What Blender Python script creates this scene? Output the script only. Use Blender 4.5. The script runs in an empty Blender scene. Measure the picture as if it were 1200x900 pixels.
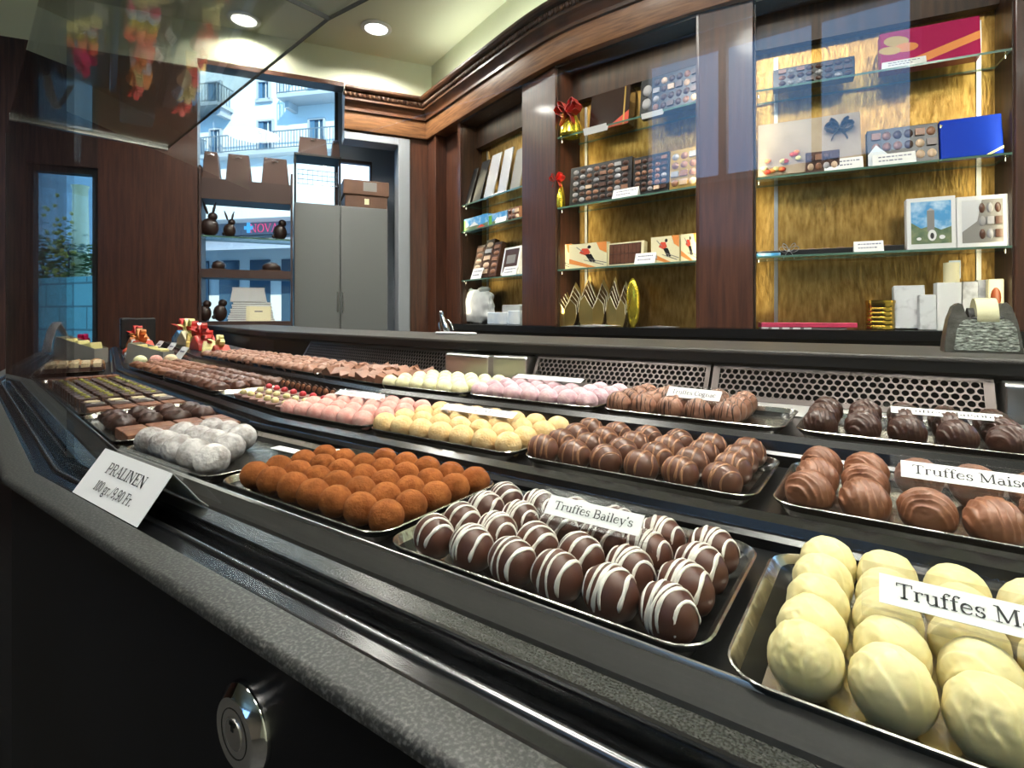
import bpy, bmesh, math, random
from mathutils import Vector, Matrix, noise
random.seed(7)
S = bpy.context.scene
COL = S.collection
R = math.radians
EYE = 1.10                                   # lens height above the floor
YAW = math.atan2(.5717, .8205)
CY, SY = math.cos(YAW), math.sin(YAW)
F = 620.0

# ------------------------------------------------------------------ view helpers (1200x900 frame)
def ray(px, py):
    r = (px-600)/F
    return (CY*r-SY, SY*r+CY, -(py-370)/F)   # du, dv, dh per unit of depth

def at_height(px, py, h):
    du, dv, dh = ray(px, py)
    t = h/dh
    return du*t, dv*t

TH = R(8.86); CT, ST = math.cos(TH), math.sin(TH)
PIV = [-.68, -1.70]
def G(k, u, v):
    """unrolled counter coordinates -> room, for counter section k (each section turns 8.86 degrees)"""
    for j in reversed(range(k)):
        a = u-PIV[j]
        u, v = PIV[j]+CT*a+ST*v, -ST*a+CT*v
    return u, v
def W(u, v, h): return Vector((u, v, EYE+h))
def WK(k, u, v, h):
    a, b = G(k, u, v)
    return W(a, b, h)

class Face:
    """a vertical facade: origin, direction along it, normal pointing away from the room"""
    def __init__(s, p, q):
        s.o = Vector(p); d = Vector(q)-s.o; s.len = d.length; s.d = d.normalized()
        s.n = Vector((-s.d.y, s.d.x)); s.rot = math.atan2(s.d.y, s.d.x)
    def w(s, a, off, h):
        p = s.o+s.d*a+s.n*off
        return Vector((p.x, p.y, EYE+h))
    def hit(s, px, py, off=0.0):
        du, dv, dh = ray(px, py)
        o = s.o+s.n*off
        t = o.dot(s.n)/(du*s.n.x+dv*s.n.y)
        p = Vector((du*t, dv*t))-s.o
        return p.dot(s.d), dh*t
LF = Face((-2.302, 2.394), (-1.153, 1.988))
MF = Face((-1.153, 1.988), (-.545, 1.936))
RF = Face((-.354, 1.96), (.313, 2.07))
PF = Face((-.545, 1.936), (-.354, 1.96))
WL = Face((-2.302, 2.394), (-2.302-.527, 2.394-.849))      # left wall, runs towards the street
WL.n = -WL.n if WL.n.dot(Vector((-.849, .527))) < 0 else WL.n
WL.rot = math.atan2(-WL.d.y, -WL.d.x)

# ------------------------------------------------------------------ mesh builder
class MB:
    def __init__(s): s.v = []; s.f = []; s.m = []; s.xf = None; s.mi = 0
    def add(s, vs, fs, mi=None):
        b = len(s.v)
        for p in vs:
            p = Vector(p)
            if s.xf is not None: p = s.xf @ p
            s.v.append(p)
        for f in fs:
            s.f.append([b+i for i in f]); s.m.append(s.mi if mi is None else mi)
        return s
    def box(s, x0, x1, y0, y1, z0, z1, mi=None):
        vs = [(x, y, z) for z in (z0, z1) for y in (y0, y1) for x in (x0, x1)]
        return s.add(vs, [(0,2,3,1),(4,5,7,6),(0,1,5,4),(2,6,7,3),(0,4,6,2),(1,3,7,5)], mi)
    def prism(s, poly, fn, a, b, mi=None):
        """poly of 2d points; fn(p, t) -> 3d; between t=a and t=b"""
        n = len(poly)
        vs = [fn(p, a) for p in poly]+[fn(p, b) for p in poly]
        fs = [tuple(range(n))[::-1], tuple(range(n, 2*n))]
        fs += [(i, (i+1) % n, n+(i+1) % n, n+i) for i in range(n)]
        return s.add(vs, fs, mi)
    def rings(s, rs, closed=True, caps=True, mi=None):
        n = len(rs[0]); vs = [p for r in rs for p in r]; fs = []
        for k in range(len(rs)-1):
            for i in range(n if closed else n-1):
                j = (i+1) % n
                fs.append((k*n+i, k*n+j, (k+1)*n+j, (k+1)*n+i))
        if caps:
            fs.append(tuple(range(n))[::-1]); fs.append(tuple((len(rs)-1)*n+i for i in range(n)))
        return s.add(vs, fs, mi)
    def tube(s, pts, r, n=8, mi=None, flat=1.0, up=None):
        pts = [Vector(p) for p in pts]; rs = []
        for i, p in enumerate(pts):
            t = (pts[min(i+1, len(pts)-1)]-pts[max(i-1, 0)]).normalized()
            ref = Vector(up[i]) if up else (Vector((0,0,1)) if abs(t.z) < .9 else Vector((1,0,0)))
            a = t.cross(ref).normalized(); b = a.cross(t).normalized()
            rr = r[i] if isinstance(r, (list, tuple)) else r
            rs.append([p+a*rr*math.cos(q)+b*rr*flat*math.sin(q) for q in [2*math.pi*k/n for k in range(n)]])
        return s.rings(rs, True, True, mi)
    def ribbon(s, pts, wv, th, mi=None):
        pts = [Vector(p) for p in pts]; wv = Vector(wv); rs = []
        for i, p in enumerate(pts):
            t = (pts[min(i+1, len(pts)-1)]-pts[max(i-1, 0)]).normalized()
            nn = t.cross(wv).normalized()*th/2
            rs.append([p-wv/2-nn, p+wv/2-nn, p+wv/2+nn, p-wv/2+nn])
        return s.rings(rs, True, True, mi)
    def lathe(s, prof, n=24, c=(0,0,0), axis='z', mi=None):
        rs = []
        for r, z in prof:
            ring = []
            for k in range(n):
                q = 2*math.pi*k/n; x, y = r*math.cos(q), r*math.sin(q)
                p = (x, y, z) if axis == 'z' else ((x, z, y) if axis == 'y' else (z, x, y))
                ring.append((p[0]+c[0], p[1]+c[1], p[2]+c[2]))
            rs.append(ring)
        return s.rings(rs, True, True, mi)
    def ball(s, c, rx, ry=None, rz=None, nu=16, nv=10, fn=None, mi=None):
        ry = ry or rx; rz = rz or rx
        vs = [(0,0,-1)]
        for j in range(1, nv):
            t = -math.pi/2+math.pi*j/nv
            for i in range(nu):
                q = 2*math.pi*i/nu
                vs.append((math.cos(t)*math.cos(q), math.cos(t)*math.sin(q), math.sin(t)))
        vs.append((0,0,1))
        fs = [(0, 1+(i+1) % nu, 1+i) for i in range(nu)]
        for j in range(nv-2):
            for i in range(nu):
                a = 1+j*nu+i; b = 1+j*nu+(i+1) % nu
                fs.append((a, b, b+nu, a+nu))
        top = len(vs)-1; o = 1+(nv-2)*nu
        fs += [(o+i, o+(i+1) % nu, top) for i in range(nu)]
        out = []
        for p in vs:
            p = Vector(p); k = fn(p) if fn else 1.0
            out.append((c[0]+p.x*rx*k, c[1]+p.y*ry*k, c[2]+p.z*rz*k))
        return s.add(out, fs, mi)
    def build(s, name, mats, parent=None, loc=None, rotz=0.0, smooth=None, bevel=0, bseg=2, recalc=False):
        me = bpy.data.meshes.new(name)
        me.from_pydata([tuple(p) for p in s.v], [], s.f); me.update()
        if not isinstance(mats, (list, tuple)): mats = [mats]
        for m in mats: me.materials.append(m)
        me.polygons.foreach_set('material_index', s.m)
        if recalc or True:
            bm = bmesh.new(); bm.from_mesh(me); bmesh.ops.recalc_face_normals(bm, faces=bm.faces); bm.to_mesh(me); bm.free()
        if smooth is not None:
            me.polygons.foreach_set('use_smooth', [True]*len(me.polygons))
            if smooth < 180: me.set_sharp_from_angle(angle=R(smooth))
        o = bpy.data.objects.new(name, me); COL.objects.link(o)
        if parent: o.parent = parent
        if loc is not None: o.location = loc
        o.rotation_euler.z = rotz
        if bevel:
            md = o.modifiers.new('edge', 'BEVEL'); md.width = bevel; md.segments = bseg; md.limit_method = 'ANGLE'; md.angle_limit = R(35)
            md.harden_normals = False
        return o

def tag(o, label, cat, group=None):
    o['label'] = label; o['category'] = cat
    if group: o['group'] = group
    return o
def thing(name, label, cat, loc=(0,0,0), rotz=0.0, group=None, rotx=0.0):
    o = bpy.data.objects.new(name, None); COL.objects.link(o)
    o.empty_display_size = .01
    o.location = loc; o.rotation_euler = (rotx, 0, rotz)
    return tag(o, label, cat, group)
def struct(o): o['kind'] = 'structure'; return o
KIDS = {}
def dup(root, loc, rot, label, group=None, scale=None):
    r = root.copy(); COL.objects.link(r); r.location = loc; r.rotation_euler = rot
    if scale: r.scale = scale
    r['label'] = label
    if group: r['group'] = group
    for ch in KIDS.get(root.name, list(root.children)):
        c = ch.copy(); COL.objects.link(c); c.parent = r
    return r

# ------------------------------------------------------------------ materials
def mat(name, col, rough=.5, metal=0.0, col2=None, cscale=40, bump=0, bscale=200, spec=.5, coat=0, rand=0.0, stretch=None, contrast=(.35,.65), detail=4, trans=0, emit=None, estr=0, aniso=0, sss=0, coat_r=.1):
    m = bpy.data.materials.new(name); m.use_nodes = True
    nt = m.node_tree; N = nt.nodes; L = nt.links
    b = N['Principled BSDF']
    b.inputs['Base Color'].default_value = (*col, 1); b.inputs['Roughness'].default_value = rough
    b.inputs['Metallic'].default_value = metal; b.inputs['Specular IOR Level'].default_value = spec
    b.inputs['Coat Weight'].default_value = coat; b.inputs['Coat Roughness'].default_value = coat_r
    b.inputs['Transmission Weight'].default_value = trans
    if sss: b.inputs['Subsurface Weight'].default_value = sss; b.inputs['Subsurface Radius'].default_value = (.006,.004,.002)
    if emit: b.inputs['Emission Color'].default_value = (*emit, 1); b.inputs['Emission Strength'].default_value = estr
    vec = None
    if col2 or bump or rand:
        tc = N.new('ShaderNodeTexCoord'); vec = tc.outputs['Object']
        oi = N.new('ShaderNodeObjectInfo')
        ad = N.new('ShaderNodeVectorMath'); ad.operation = 'ADD'
        sc = N.new('ShaderNodeVectorMath'); sc.operation = 'SCALE'; sc.inputs['Scale'].default_value = 9.0
        cb = N.new('ShaderNodeCombineXYZ'); L.new(oi.outputs['Random'], cb.inputs[0]); L.new(oi.outputs['Random'], cb.inputs[1])
        L.new(cb.outputs[0], sc.inputs[0]); L.new(vec, ad.inputs[0]); L.new(sc.outputs[0], ad.inputs[1]); vec = ad.outputs[0]
        if stretch:
            mp = N.new('ShaderNodeMapping'); mp.inputs['Scale'].default_value = stretch; L.new(vec, mp.inputs['Vector']); vec = mp.outputs[0]
    colout = None
    if col2:
        n = N.new('ShaderNodeTexNoise'); n.inputs['Scale'].default_value = cscale; n.inputs['Detail'].default_value = detail
        L.new(vec, n.inputs['Vector'])
        r = N.new('ShaderNodeValToRGB'); r.color_ramp.elements[0].color = (*col, 1); r.color_ramp.elements[1].color = (*col2, 1)
        r.color_ramp.elements[0].position, r.color_ramp.elements[1].position = contrast
        L.new(n.outputs['Fac'], r.inputs['Fac']); colout = r.outputs['Color']
    if rand:
        hs = N.new('ShaderNodeHueSaturation')
        mr = N.new('ShaderNodeMapRange'); mr.inputs['To Min'].default_value = 1-rand; mr.inputs['To Max'].default_value = 1+rand
        L.new(oi.outputs['Random'], mr.inputs['Value']); L.new(mr.outputs[0], hs.inputs['Value'])
        if colout: L.new(colout, hs.inputs['Color'])
        else: hs.inputs['Color'].default_value = (*col, 1)
        colout = hs.outputs['Color']
    if colout: L.new(colout, b.inputs['Base Color'])
    if bump:
        n2 = N.new('ShaderNodeTexNoise'); n2.inputs['Scale'].default_value = bscale; n2.inputs['Detail'].default_value = 3
        L.new(vec, n2.inputs['Vector'])
        bp = N.new('ShaderNodeBump'); bp.inputs['Strength'].default_value = bump; bp.inputs['Distance'].default_value = .002
        L.new(n2.outputs['Fac'], bp.inputs['Height']); L.new(bp.outputs[0], b.inputs['Normal'])
    return m

def glass_mat(name, tint=(.97,.985,.975), ior=1.5, gain=1.0, rough=0.0):
    m = bpy.data.materials.new(name); m.use_nodes = True
    nt = m.node_tree; N = nt.nodes; L = nt.links
    N.remove(N['Principled BSDF']); out = N['Material Output']
    tr = N.new('ShaderNodeBsdfTransparent'); tr.inputs[0].default_value = (*tint, 1)
    gl = N.new('ShaderNodeBsdfGlossy'); gl.inputs['Roughness'].default_value = rough
    mx = N.new('ShaderNodeMixShader'); fr = N.new('ShaderNodeFresnel')
    ge = N.new('ShaderNodeNewGeometry'); mi = N.new('ShaderNodeMix'); mi.data_type = 'FLOAT'
    mi.inputs[2].default_value = ior; mi.inputs[3].default_value = 1/ior
    L.new(ge.outputs['Backfacing'], mi.inputs[0]); L.new(mi.outputs[0], fr.inputs['IOR'])
    ml = N.new('ShaderNodeMath'); ml.operation = 'MULTIPLY'; ml.inputs[1].default_value = gain; ml.use_clamp = True
    L.new(fr.outputs[0], ml.inputs[0]); L.new(ml.outputs[0], mx.inputs[0]); L.new(tr.outputs[0], mx.inputs[1]); L.new(gl.outputs[0], mx.inputs[2])
    L.new(mx.outputs[0], out.inputs['Surface'])
    return m

def brick_mat(name, c1, c2, mortar, scale, rough=.8):
    m = mat(name, c1, rough); nt = m.node_tree; N = nt.nodes; L = nt.links
    tc = N.new('ShaderNodeTexCoord'); br = N.new('ShaderNodeTexBrick')
    mp = N.new('ShaderNodeMapping'); mp.inputs['Rotation'].default_value = (R(90), 0, 0)
    br.inputs['Color1'].default_value = (*c1, 1); br.inputs['Color2'].default_value = (*c2, 1); br.inputs['Mortar'].default_value = (*mortar, 1)
    br.inputs['Scale'].default_value = scale; br.inputs['Mortar Size'].default_value = .012
    L.new(tc.outputs['Object'], mp.inputs['Vector']); L.new(mp.outputs[0], br.inputs['Vector']); L.new(br.outputs['Color'], N['Principled BSDF'].inputs['Base Color'])
    return m

M = {}
M['wood'] = mat('dark_oak_upright', (.042,.0135,.0075), .38, col2=(.105,.035,.0165), cscale=9, stretch=(9,9,.55), bump=.15, bscale=60, coat=.25, contrast=(.3,.72))
M['wood_h'] = mat('oak_lintel', (.15,.060,.024), .42, col2=(.38,.175,.072), cscale=9, stretch=(1.2,1.2,14), bump=.15, bscale=60, coat=.08, contrast=(.3,.7))
M['wood_left'] = mat('dark_street_wall_oak', (.026,.0125,.0095), .42, col2=(.068,.031,.022), cscale=9, stretch=(9,9,.55), bump=.1, bscale=60)
M['frontwall'] = mat('beige_brown_wall', (.20,.165,.125), .8)
M['wood_dark'] = mat('oak_inside', (.024,.011,.006), .45, col2=(.062,.026,.012), cscale=9, stretch=(7,7,.6))
M['crown'] = mat('oak_moulding', (.055,.020,.009), .42, col2=(.13,.050,.02), cscale=14, coat=.05)
M['gold'] = mat('crinkled_gold_paper', (.30,.165,.038), .36, 1.0, col2=(.58,.36,.11), cscale=26, bump=1.0, bscale=48, stretch=(2.6,2.6,.7), contrast=(.3,.7))
M['plaster'] = mat('cream_plaster', (.70,.73,.53), .8, col2=(.74,.76,.57), cscale=2)
M['ceil'] = mat('ceiling_paint', (.70,.72,.54), .85)
M['niche'] = mat('pale_plaster', (.36,.40,.46), .8)
M['granite'] = mat('dark_granite', (.016,.0165,.0155), .44, col2=(.12,.12,.11), cscale=560, contrast=(.46,.74), bump=.05, bscale=700, spec=.5, detail=8)
M['granite_p'] = mat('polished_granite', (.014,.0145,.014), .27, col2=(.085,.085,.078), cscale=900, contrast=(.40,.80), spec=.5, detail=8)
M['granite_d'] = mat('darker_granite', (.026,.023,.020), .45, col2=(.080,.071,.062), cscale=900, contrast=(.40,.80), spec=.4, detail=8)
M['panel'] = mat('black_front_laminate', (.0022,.0022,.003), .40, col2=(.0045,.0048,.0065), cscale=6, spec=.16)
M['rail'] = mat('black_rail', (.006,.006,.007), .24, spec=.35)
M['rail_b'] = mat('brown_black_rail', (.014,.0125,.011), .50, spec=.22)
M['tier'] = mat('black_tier', (.008,.008,.0085), .3, spec=.5)
M['chrome'] = mat('chrome', (.72,.72,.72), .09, 1)
M['chrome_s'] = mat('dull_chrome_strip', (.30,.30,.31), .26, 1)
M['steel'] = mat('brushed_steel', (.55,.54,.52), .30, 1, bump=.05, bscale=60, stretch=(1,1,40))
M['perf'] = mat('perforated_steel_shaded', (.20,.165,.16), .36, .9)  # base colour darkened to carry the shade under the slab
M['black'] = mat('matte_black', (.006,.006,.006), .6)
M['foil'] = mat('silver_card_tray', (.72,.68,.62), .22, 1, bump=.5, bscale=60)
M['tray_out'] = mat('tray_outer_black', (.012,.012,.012), .22, .3)
M['glass'] = glass_mat('front_glass')
M['glass_top'] = glass_mat('top_glass', (.95,.97,.95), 1.5, 1.7)
M['glass_sh'] = glass_mat('shelf_glass', (.90,.96,.92))
M['glass_edge'] = mat('glass_edge_green', (.10,.19,.145), .12, spec=.6, coat=.5)
M['seal'] = mat('dark_seal', (.01,.01,.01), .4)
M['paper'] = mat('white_paper', (.80,.80,.79), .6)
M['ink'] = mat('black_ink', (.012,.012,.014), .6)
M['ink_b'] = mat('grey_blue_ink', (.16,.17,.25), .6)
M['acrylic'] = glass_mat('clear_acrylic', (.92,.92,.92), 1.45, .7, .22)
M['white'] = mat('white_card', (.74,.74,.74), .5)
M['black_card'] = mat('black_card', (.012,.012,.014), .3)
# chocolates
M['cocoa'] = mat('cocoa_powder', (.25,.068,.015), .9, col2=(.37,.118,.030), cscale=140, bump=.5, bscale=420, rand=.10, spec=.2)
M['dark'] = mat('dark_chocolate', (.046,.0165,.0105), .38, col2=(.068,.026,.016), cscale=60, rand=.12, spec=.5, bump=.04, bscale=150)
M['bailey'] = mat('brown_chocolate', (.082,.027,.0155), .40, col2=(.10,.035,.020), cscale=60, rand=.10, spec=.5, bump=.03, bscale=150)
M['choc'] = mat('brown_choc', (.108,.040,.023), .36, col2=(.135,.053,.031), cscale=60, rand=.10, spec=.5, bump=.03, bscale=150)
M['milk'] = mat('milk_chocolate', (.22,.083,.038), .42, col2=(.27,.108,.055), cscale=60, rand=.10, spec=.5, bump=.05, bscale=150)
M['milk_p'] = mat('pale_milk_chocolate', (.27,.12,.072), .44, col2=(.34,.165,.105), cscale=60, rand=.10, bump=.06, bscale=150)
M['white_c'] = mat('white_chocolate', (.76,.65,.31), .45, col2=(.80,.70,.38), cscale=50, rand=.03, spec=.45, bump=.04, bscale=120, sss=.15)
M['icing'] = mat('white_icing', (.84,.79,.71), .4)
M['icing_m'] = mat('milk_drizzle', (.36,.17,.085), .35)
M['icing_d'] = mat('dark_drizzle', (.045,.015,.008), .35)
M['pink'] = mat('pink_powder', (.76,.34,.29), .9, col2=(.84,.48,.42), cscale=130, bump=.4, bscale=420, rand=.05, spec=.2)
M['lilac'] = mat('lilac_powder', (.56,.35,.39), .9, col2=(.70,.50,.52), cscale=130, bump=.4, bscale=420, rand=.05, spec=.2)
M['yellow'] = mat('yellow_powder', (.80,.52,.23), .9, col2=(.86,.63,.33), cscale=130, bump=.45, bscale=420, rand=.05, spec=.2)
M['pale'] = mat('pale_yellow_powder', (.80,.76,.42), .9, col2=(.86,.83,.55), cscale=130, bump=.4, bscale=420, rand=.04, spec=.2)
M['frost'] = mat('icing_sugar', (.33,.285,.27), .8, col2=(.68,.63,.62), cscale=85, bump=.9, bscale=240, rand=.05, contrast=(.36,.58))
M['red'] = mat('red_sugar', (.62,.05,.06), .4, rand=.25)
M['pinkcup'] = mat('purple_brown_cup', (.22,.10,.075), .5, rand=.15)
M['cream'] = mat('cream_top', (.74,.58,.36), .5, rand=.06)
M['nut'] = mat('roasted_nut', (.42,.20,.075), .6, col2=(.55,.30,.13), cscale=120, rand=.15)
M['green'] = mat('pistachio', (.38,.36,.06), .6)
# packaging
M['yellowc'] = mat('cream_yellow_card', (.78,.70,.30), .5)
M['creamc'] = mat('cream_card', (.80,.72,.46), .45)
M['orange'] = mat('orange_print', (.78,.27,.06), .5)
M['redp'] = mat('red_print', (.66,.07,.035), .5)
M['redrib'] = mat('red_ribbon', (.60,.035,.025), .35, coat=.3)
M['goldfoil'] = mat('yellow_gold_foil', (.80,.62,.06), .2, .8, bump=.3, bscale=60)
M['bronze'] = mat('bronze_card', (.16,.09,.03), .3, .8)
M['goldcard'] = mat('gold_card', (.62,.42,.13), .28, .9, bump=.1, bscale=50)
M['brownpr'] = mat('praline_brown', (.07,.028,.018), .3, rand=.2)
M['brownpr2'] = mat('praline_light_brown', (.28,.13,.075), .35)
M['beige'] = mat('praline_beige', (.66,.47,.33), .4)
M['greypr'] = mat('praline_silver', (.36,.35,.37), .3)
M['window_film'] = mat('dark_brown_box', (.035,.018,.014), .2, coat=.5)
M['magenta'] = mat('magenta_card', (.42,.01,.09), .5, spec=.15)
M['blue'] = mat('royal_blue_card', (.0,.04,.48), .5, spec=.15)
M['sky'] = mat('printed_sky', (.06,.30,.62), .5, col2=(.55,.72,.85), cscale=25, contrast=(.45,.7))
M['land'] = mat('printed_green', (.07,.13,.07), .5, col2=(.20,.24,.12), cscale=40)
M['landb'] = mat('bright_green_print', (.12,.40,.06), .5)
M['grey'] = mat('grey_print', (.22,.21,.20), .5)
M['greycard'] = mat('grey_card', (.30,.29,.265), .5)
M['silver'] = mat('silver_card', (.62,.63,.66), .3, .5)
M['bluepack'] = mat('pale_blue_packing', (.50,.58,.70), .4, col2=(.72,.76,.80), cscale=18)
M['plastic'] = mat('white_plastic_bag', (.62,.63,.64), .3, col2=(.78,.78,.78), cscale=30, bump=.6, bscale=45, coat=.4)
M['tin'] = mat('brass_tin', (.55,.35,.06), .25, 1)
M['pinkbox'] = mat('raspberry_card', (.55,.035,.10), .45)
M['marble'] = mat('grey_marble_print', (.68,.69,.70), .4, col2=(.42,.42,.44), cscale=25, contrast=(.5,.65))
M['beigefilm'] = mat('cellophane_box', (.36,.28,.20), .5, col2=(.50,.42,.32), cscale=8, spec=.2)
M['ribbon'] = mat('brown_ribbon', (.06,.045,.02), .35)
M['tape'] = mat('clear_tape_roll', (.62,.60,.38), .2, coat=.5)
M['disp'] = mat('mottled_metal', (.050,.046,.036), .36, .35, col2=(.10,.10,.085), cscale=60, bump=.3, bscale=180, coat=.3)
M['disp_f'] = mat('mottled_green_metal', (.06,.062,.052), .34, .3, col2=(.30,.335,.285), cscale=330, bump=.6, bscale=300, contrast=(.38,.62), stretch=(.6,1,1.5), coat=.3)
M['amber'] = mat('amber_seal', (.25,.05,.01), .3)
M['cardboard'] = mat('brown_cardboard', (.10,.045,.025), .6, col2=(.14,.065,.035), cscale=10)
M['cupboard'] = mat('grey_cupboard', (.15,.155,.15), .35)
M['brownpaint'] = mat('brown_board', (.055,.026,.020), .5)
M['browncase'] = mat('brown_sample_case', (.09,.045,.033), .5)
M['doorframe'] = mat('grey_white_frame', (.30,.32,.34), .5)
M['bunny'] = mat('dark_bunny', (.03,.014,.01), .4)
M['floor'] = mat('stone_floor', (.05,.048,.045), .4, col2=(.07,.066,.06), cscale=6)
M['facade'] = mat('white_render', (.90,.90,.88), .8)
M['shutter'] = mat('blue_grey_shutter', (.10,.22,.36), .6)
M['wpane'] = mat('window_pane', (.05,.10,.16), .1)
M['iron'] = mat('iron_railing', (.20,.24,.28), .5)
M['concrete'] = mat('grey_concrete', (.55,.56,.58), .8)
M['street'] = mat('asphalt', (.26,.27,.28), .8)
M['stone'] = brick_mat('blue_shade_stone', (.17,.44,.46), (.21,.50,.52), (.09,.22,.24), 1.0)  # blue light of the open shade put into the stone colour
M['leaf'] = mat('leaves', (.05,.12,.03), .6, col2=(.12,.20,.05), cscale=8)
M['flower'] = mat('yellow_flowers', (.60,.45,.08), .6)
M['awning'] = mat('grey_awning', (.36,.38,.44), .7)
M['farwall'] = mat('blue_grey_render', (.10,.20,.30), .8)
M['signband'] = mat('grey_sign_band', (.26,.28,.34), .6)
M['signpink'] = mat('lit_pink_letters', (.8,.1,.25), .5, emit=(1,.08,.25), estr=.9)
M['signblue'] = mat('lit_blue_cross', (.1,.4,.8), .5, emit=(.1,.5,1), estr=.9)
M['lamp'] = mat('lamp_glow', (1,1,1), .5, emit=(1,.96,.88), estr=9)
M['lampring'] = mat('white_lamp_ring', (.75,.75,.72), .4)

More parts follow.
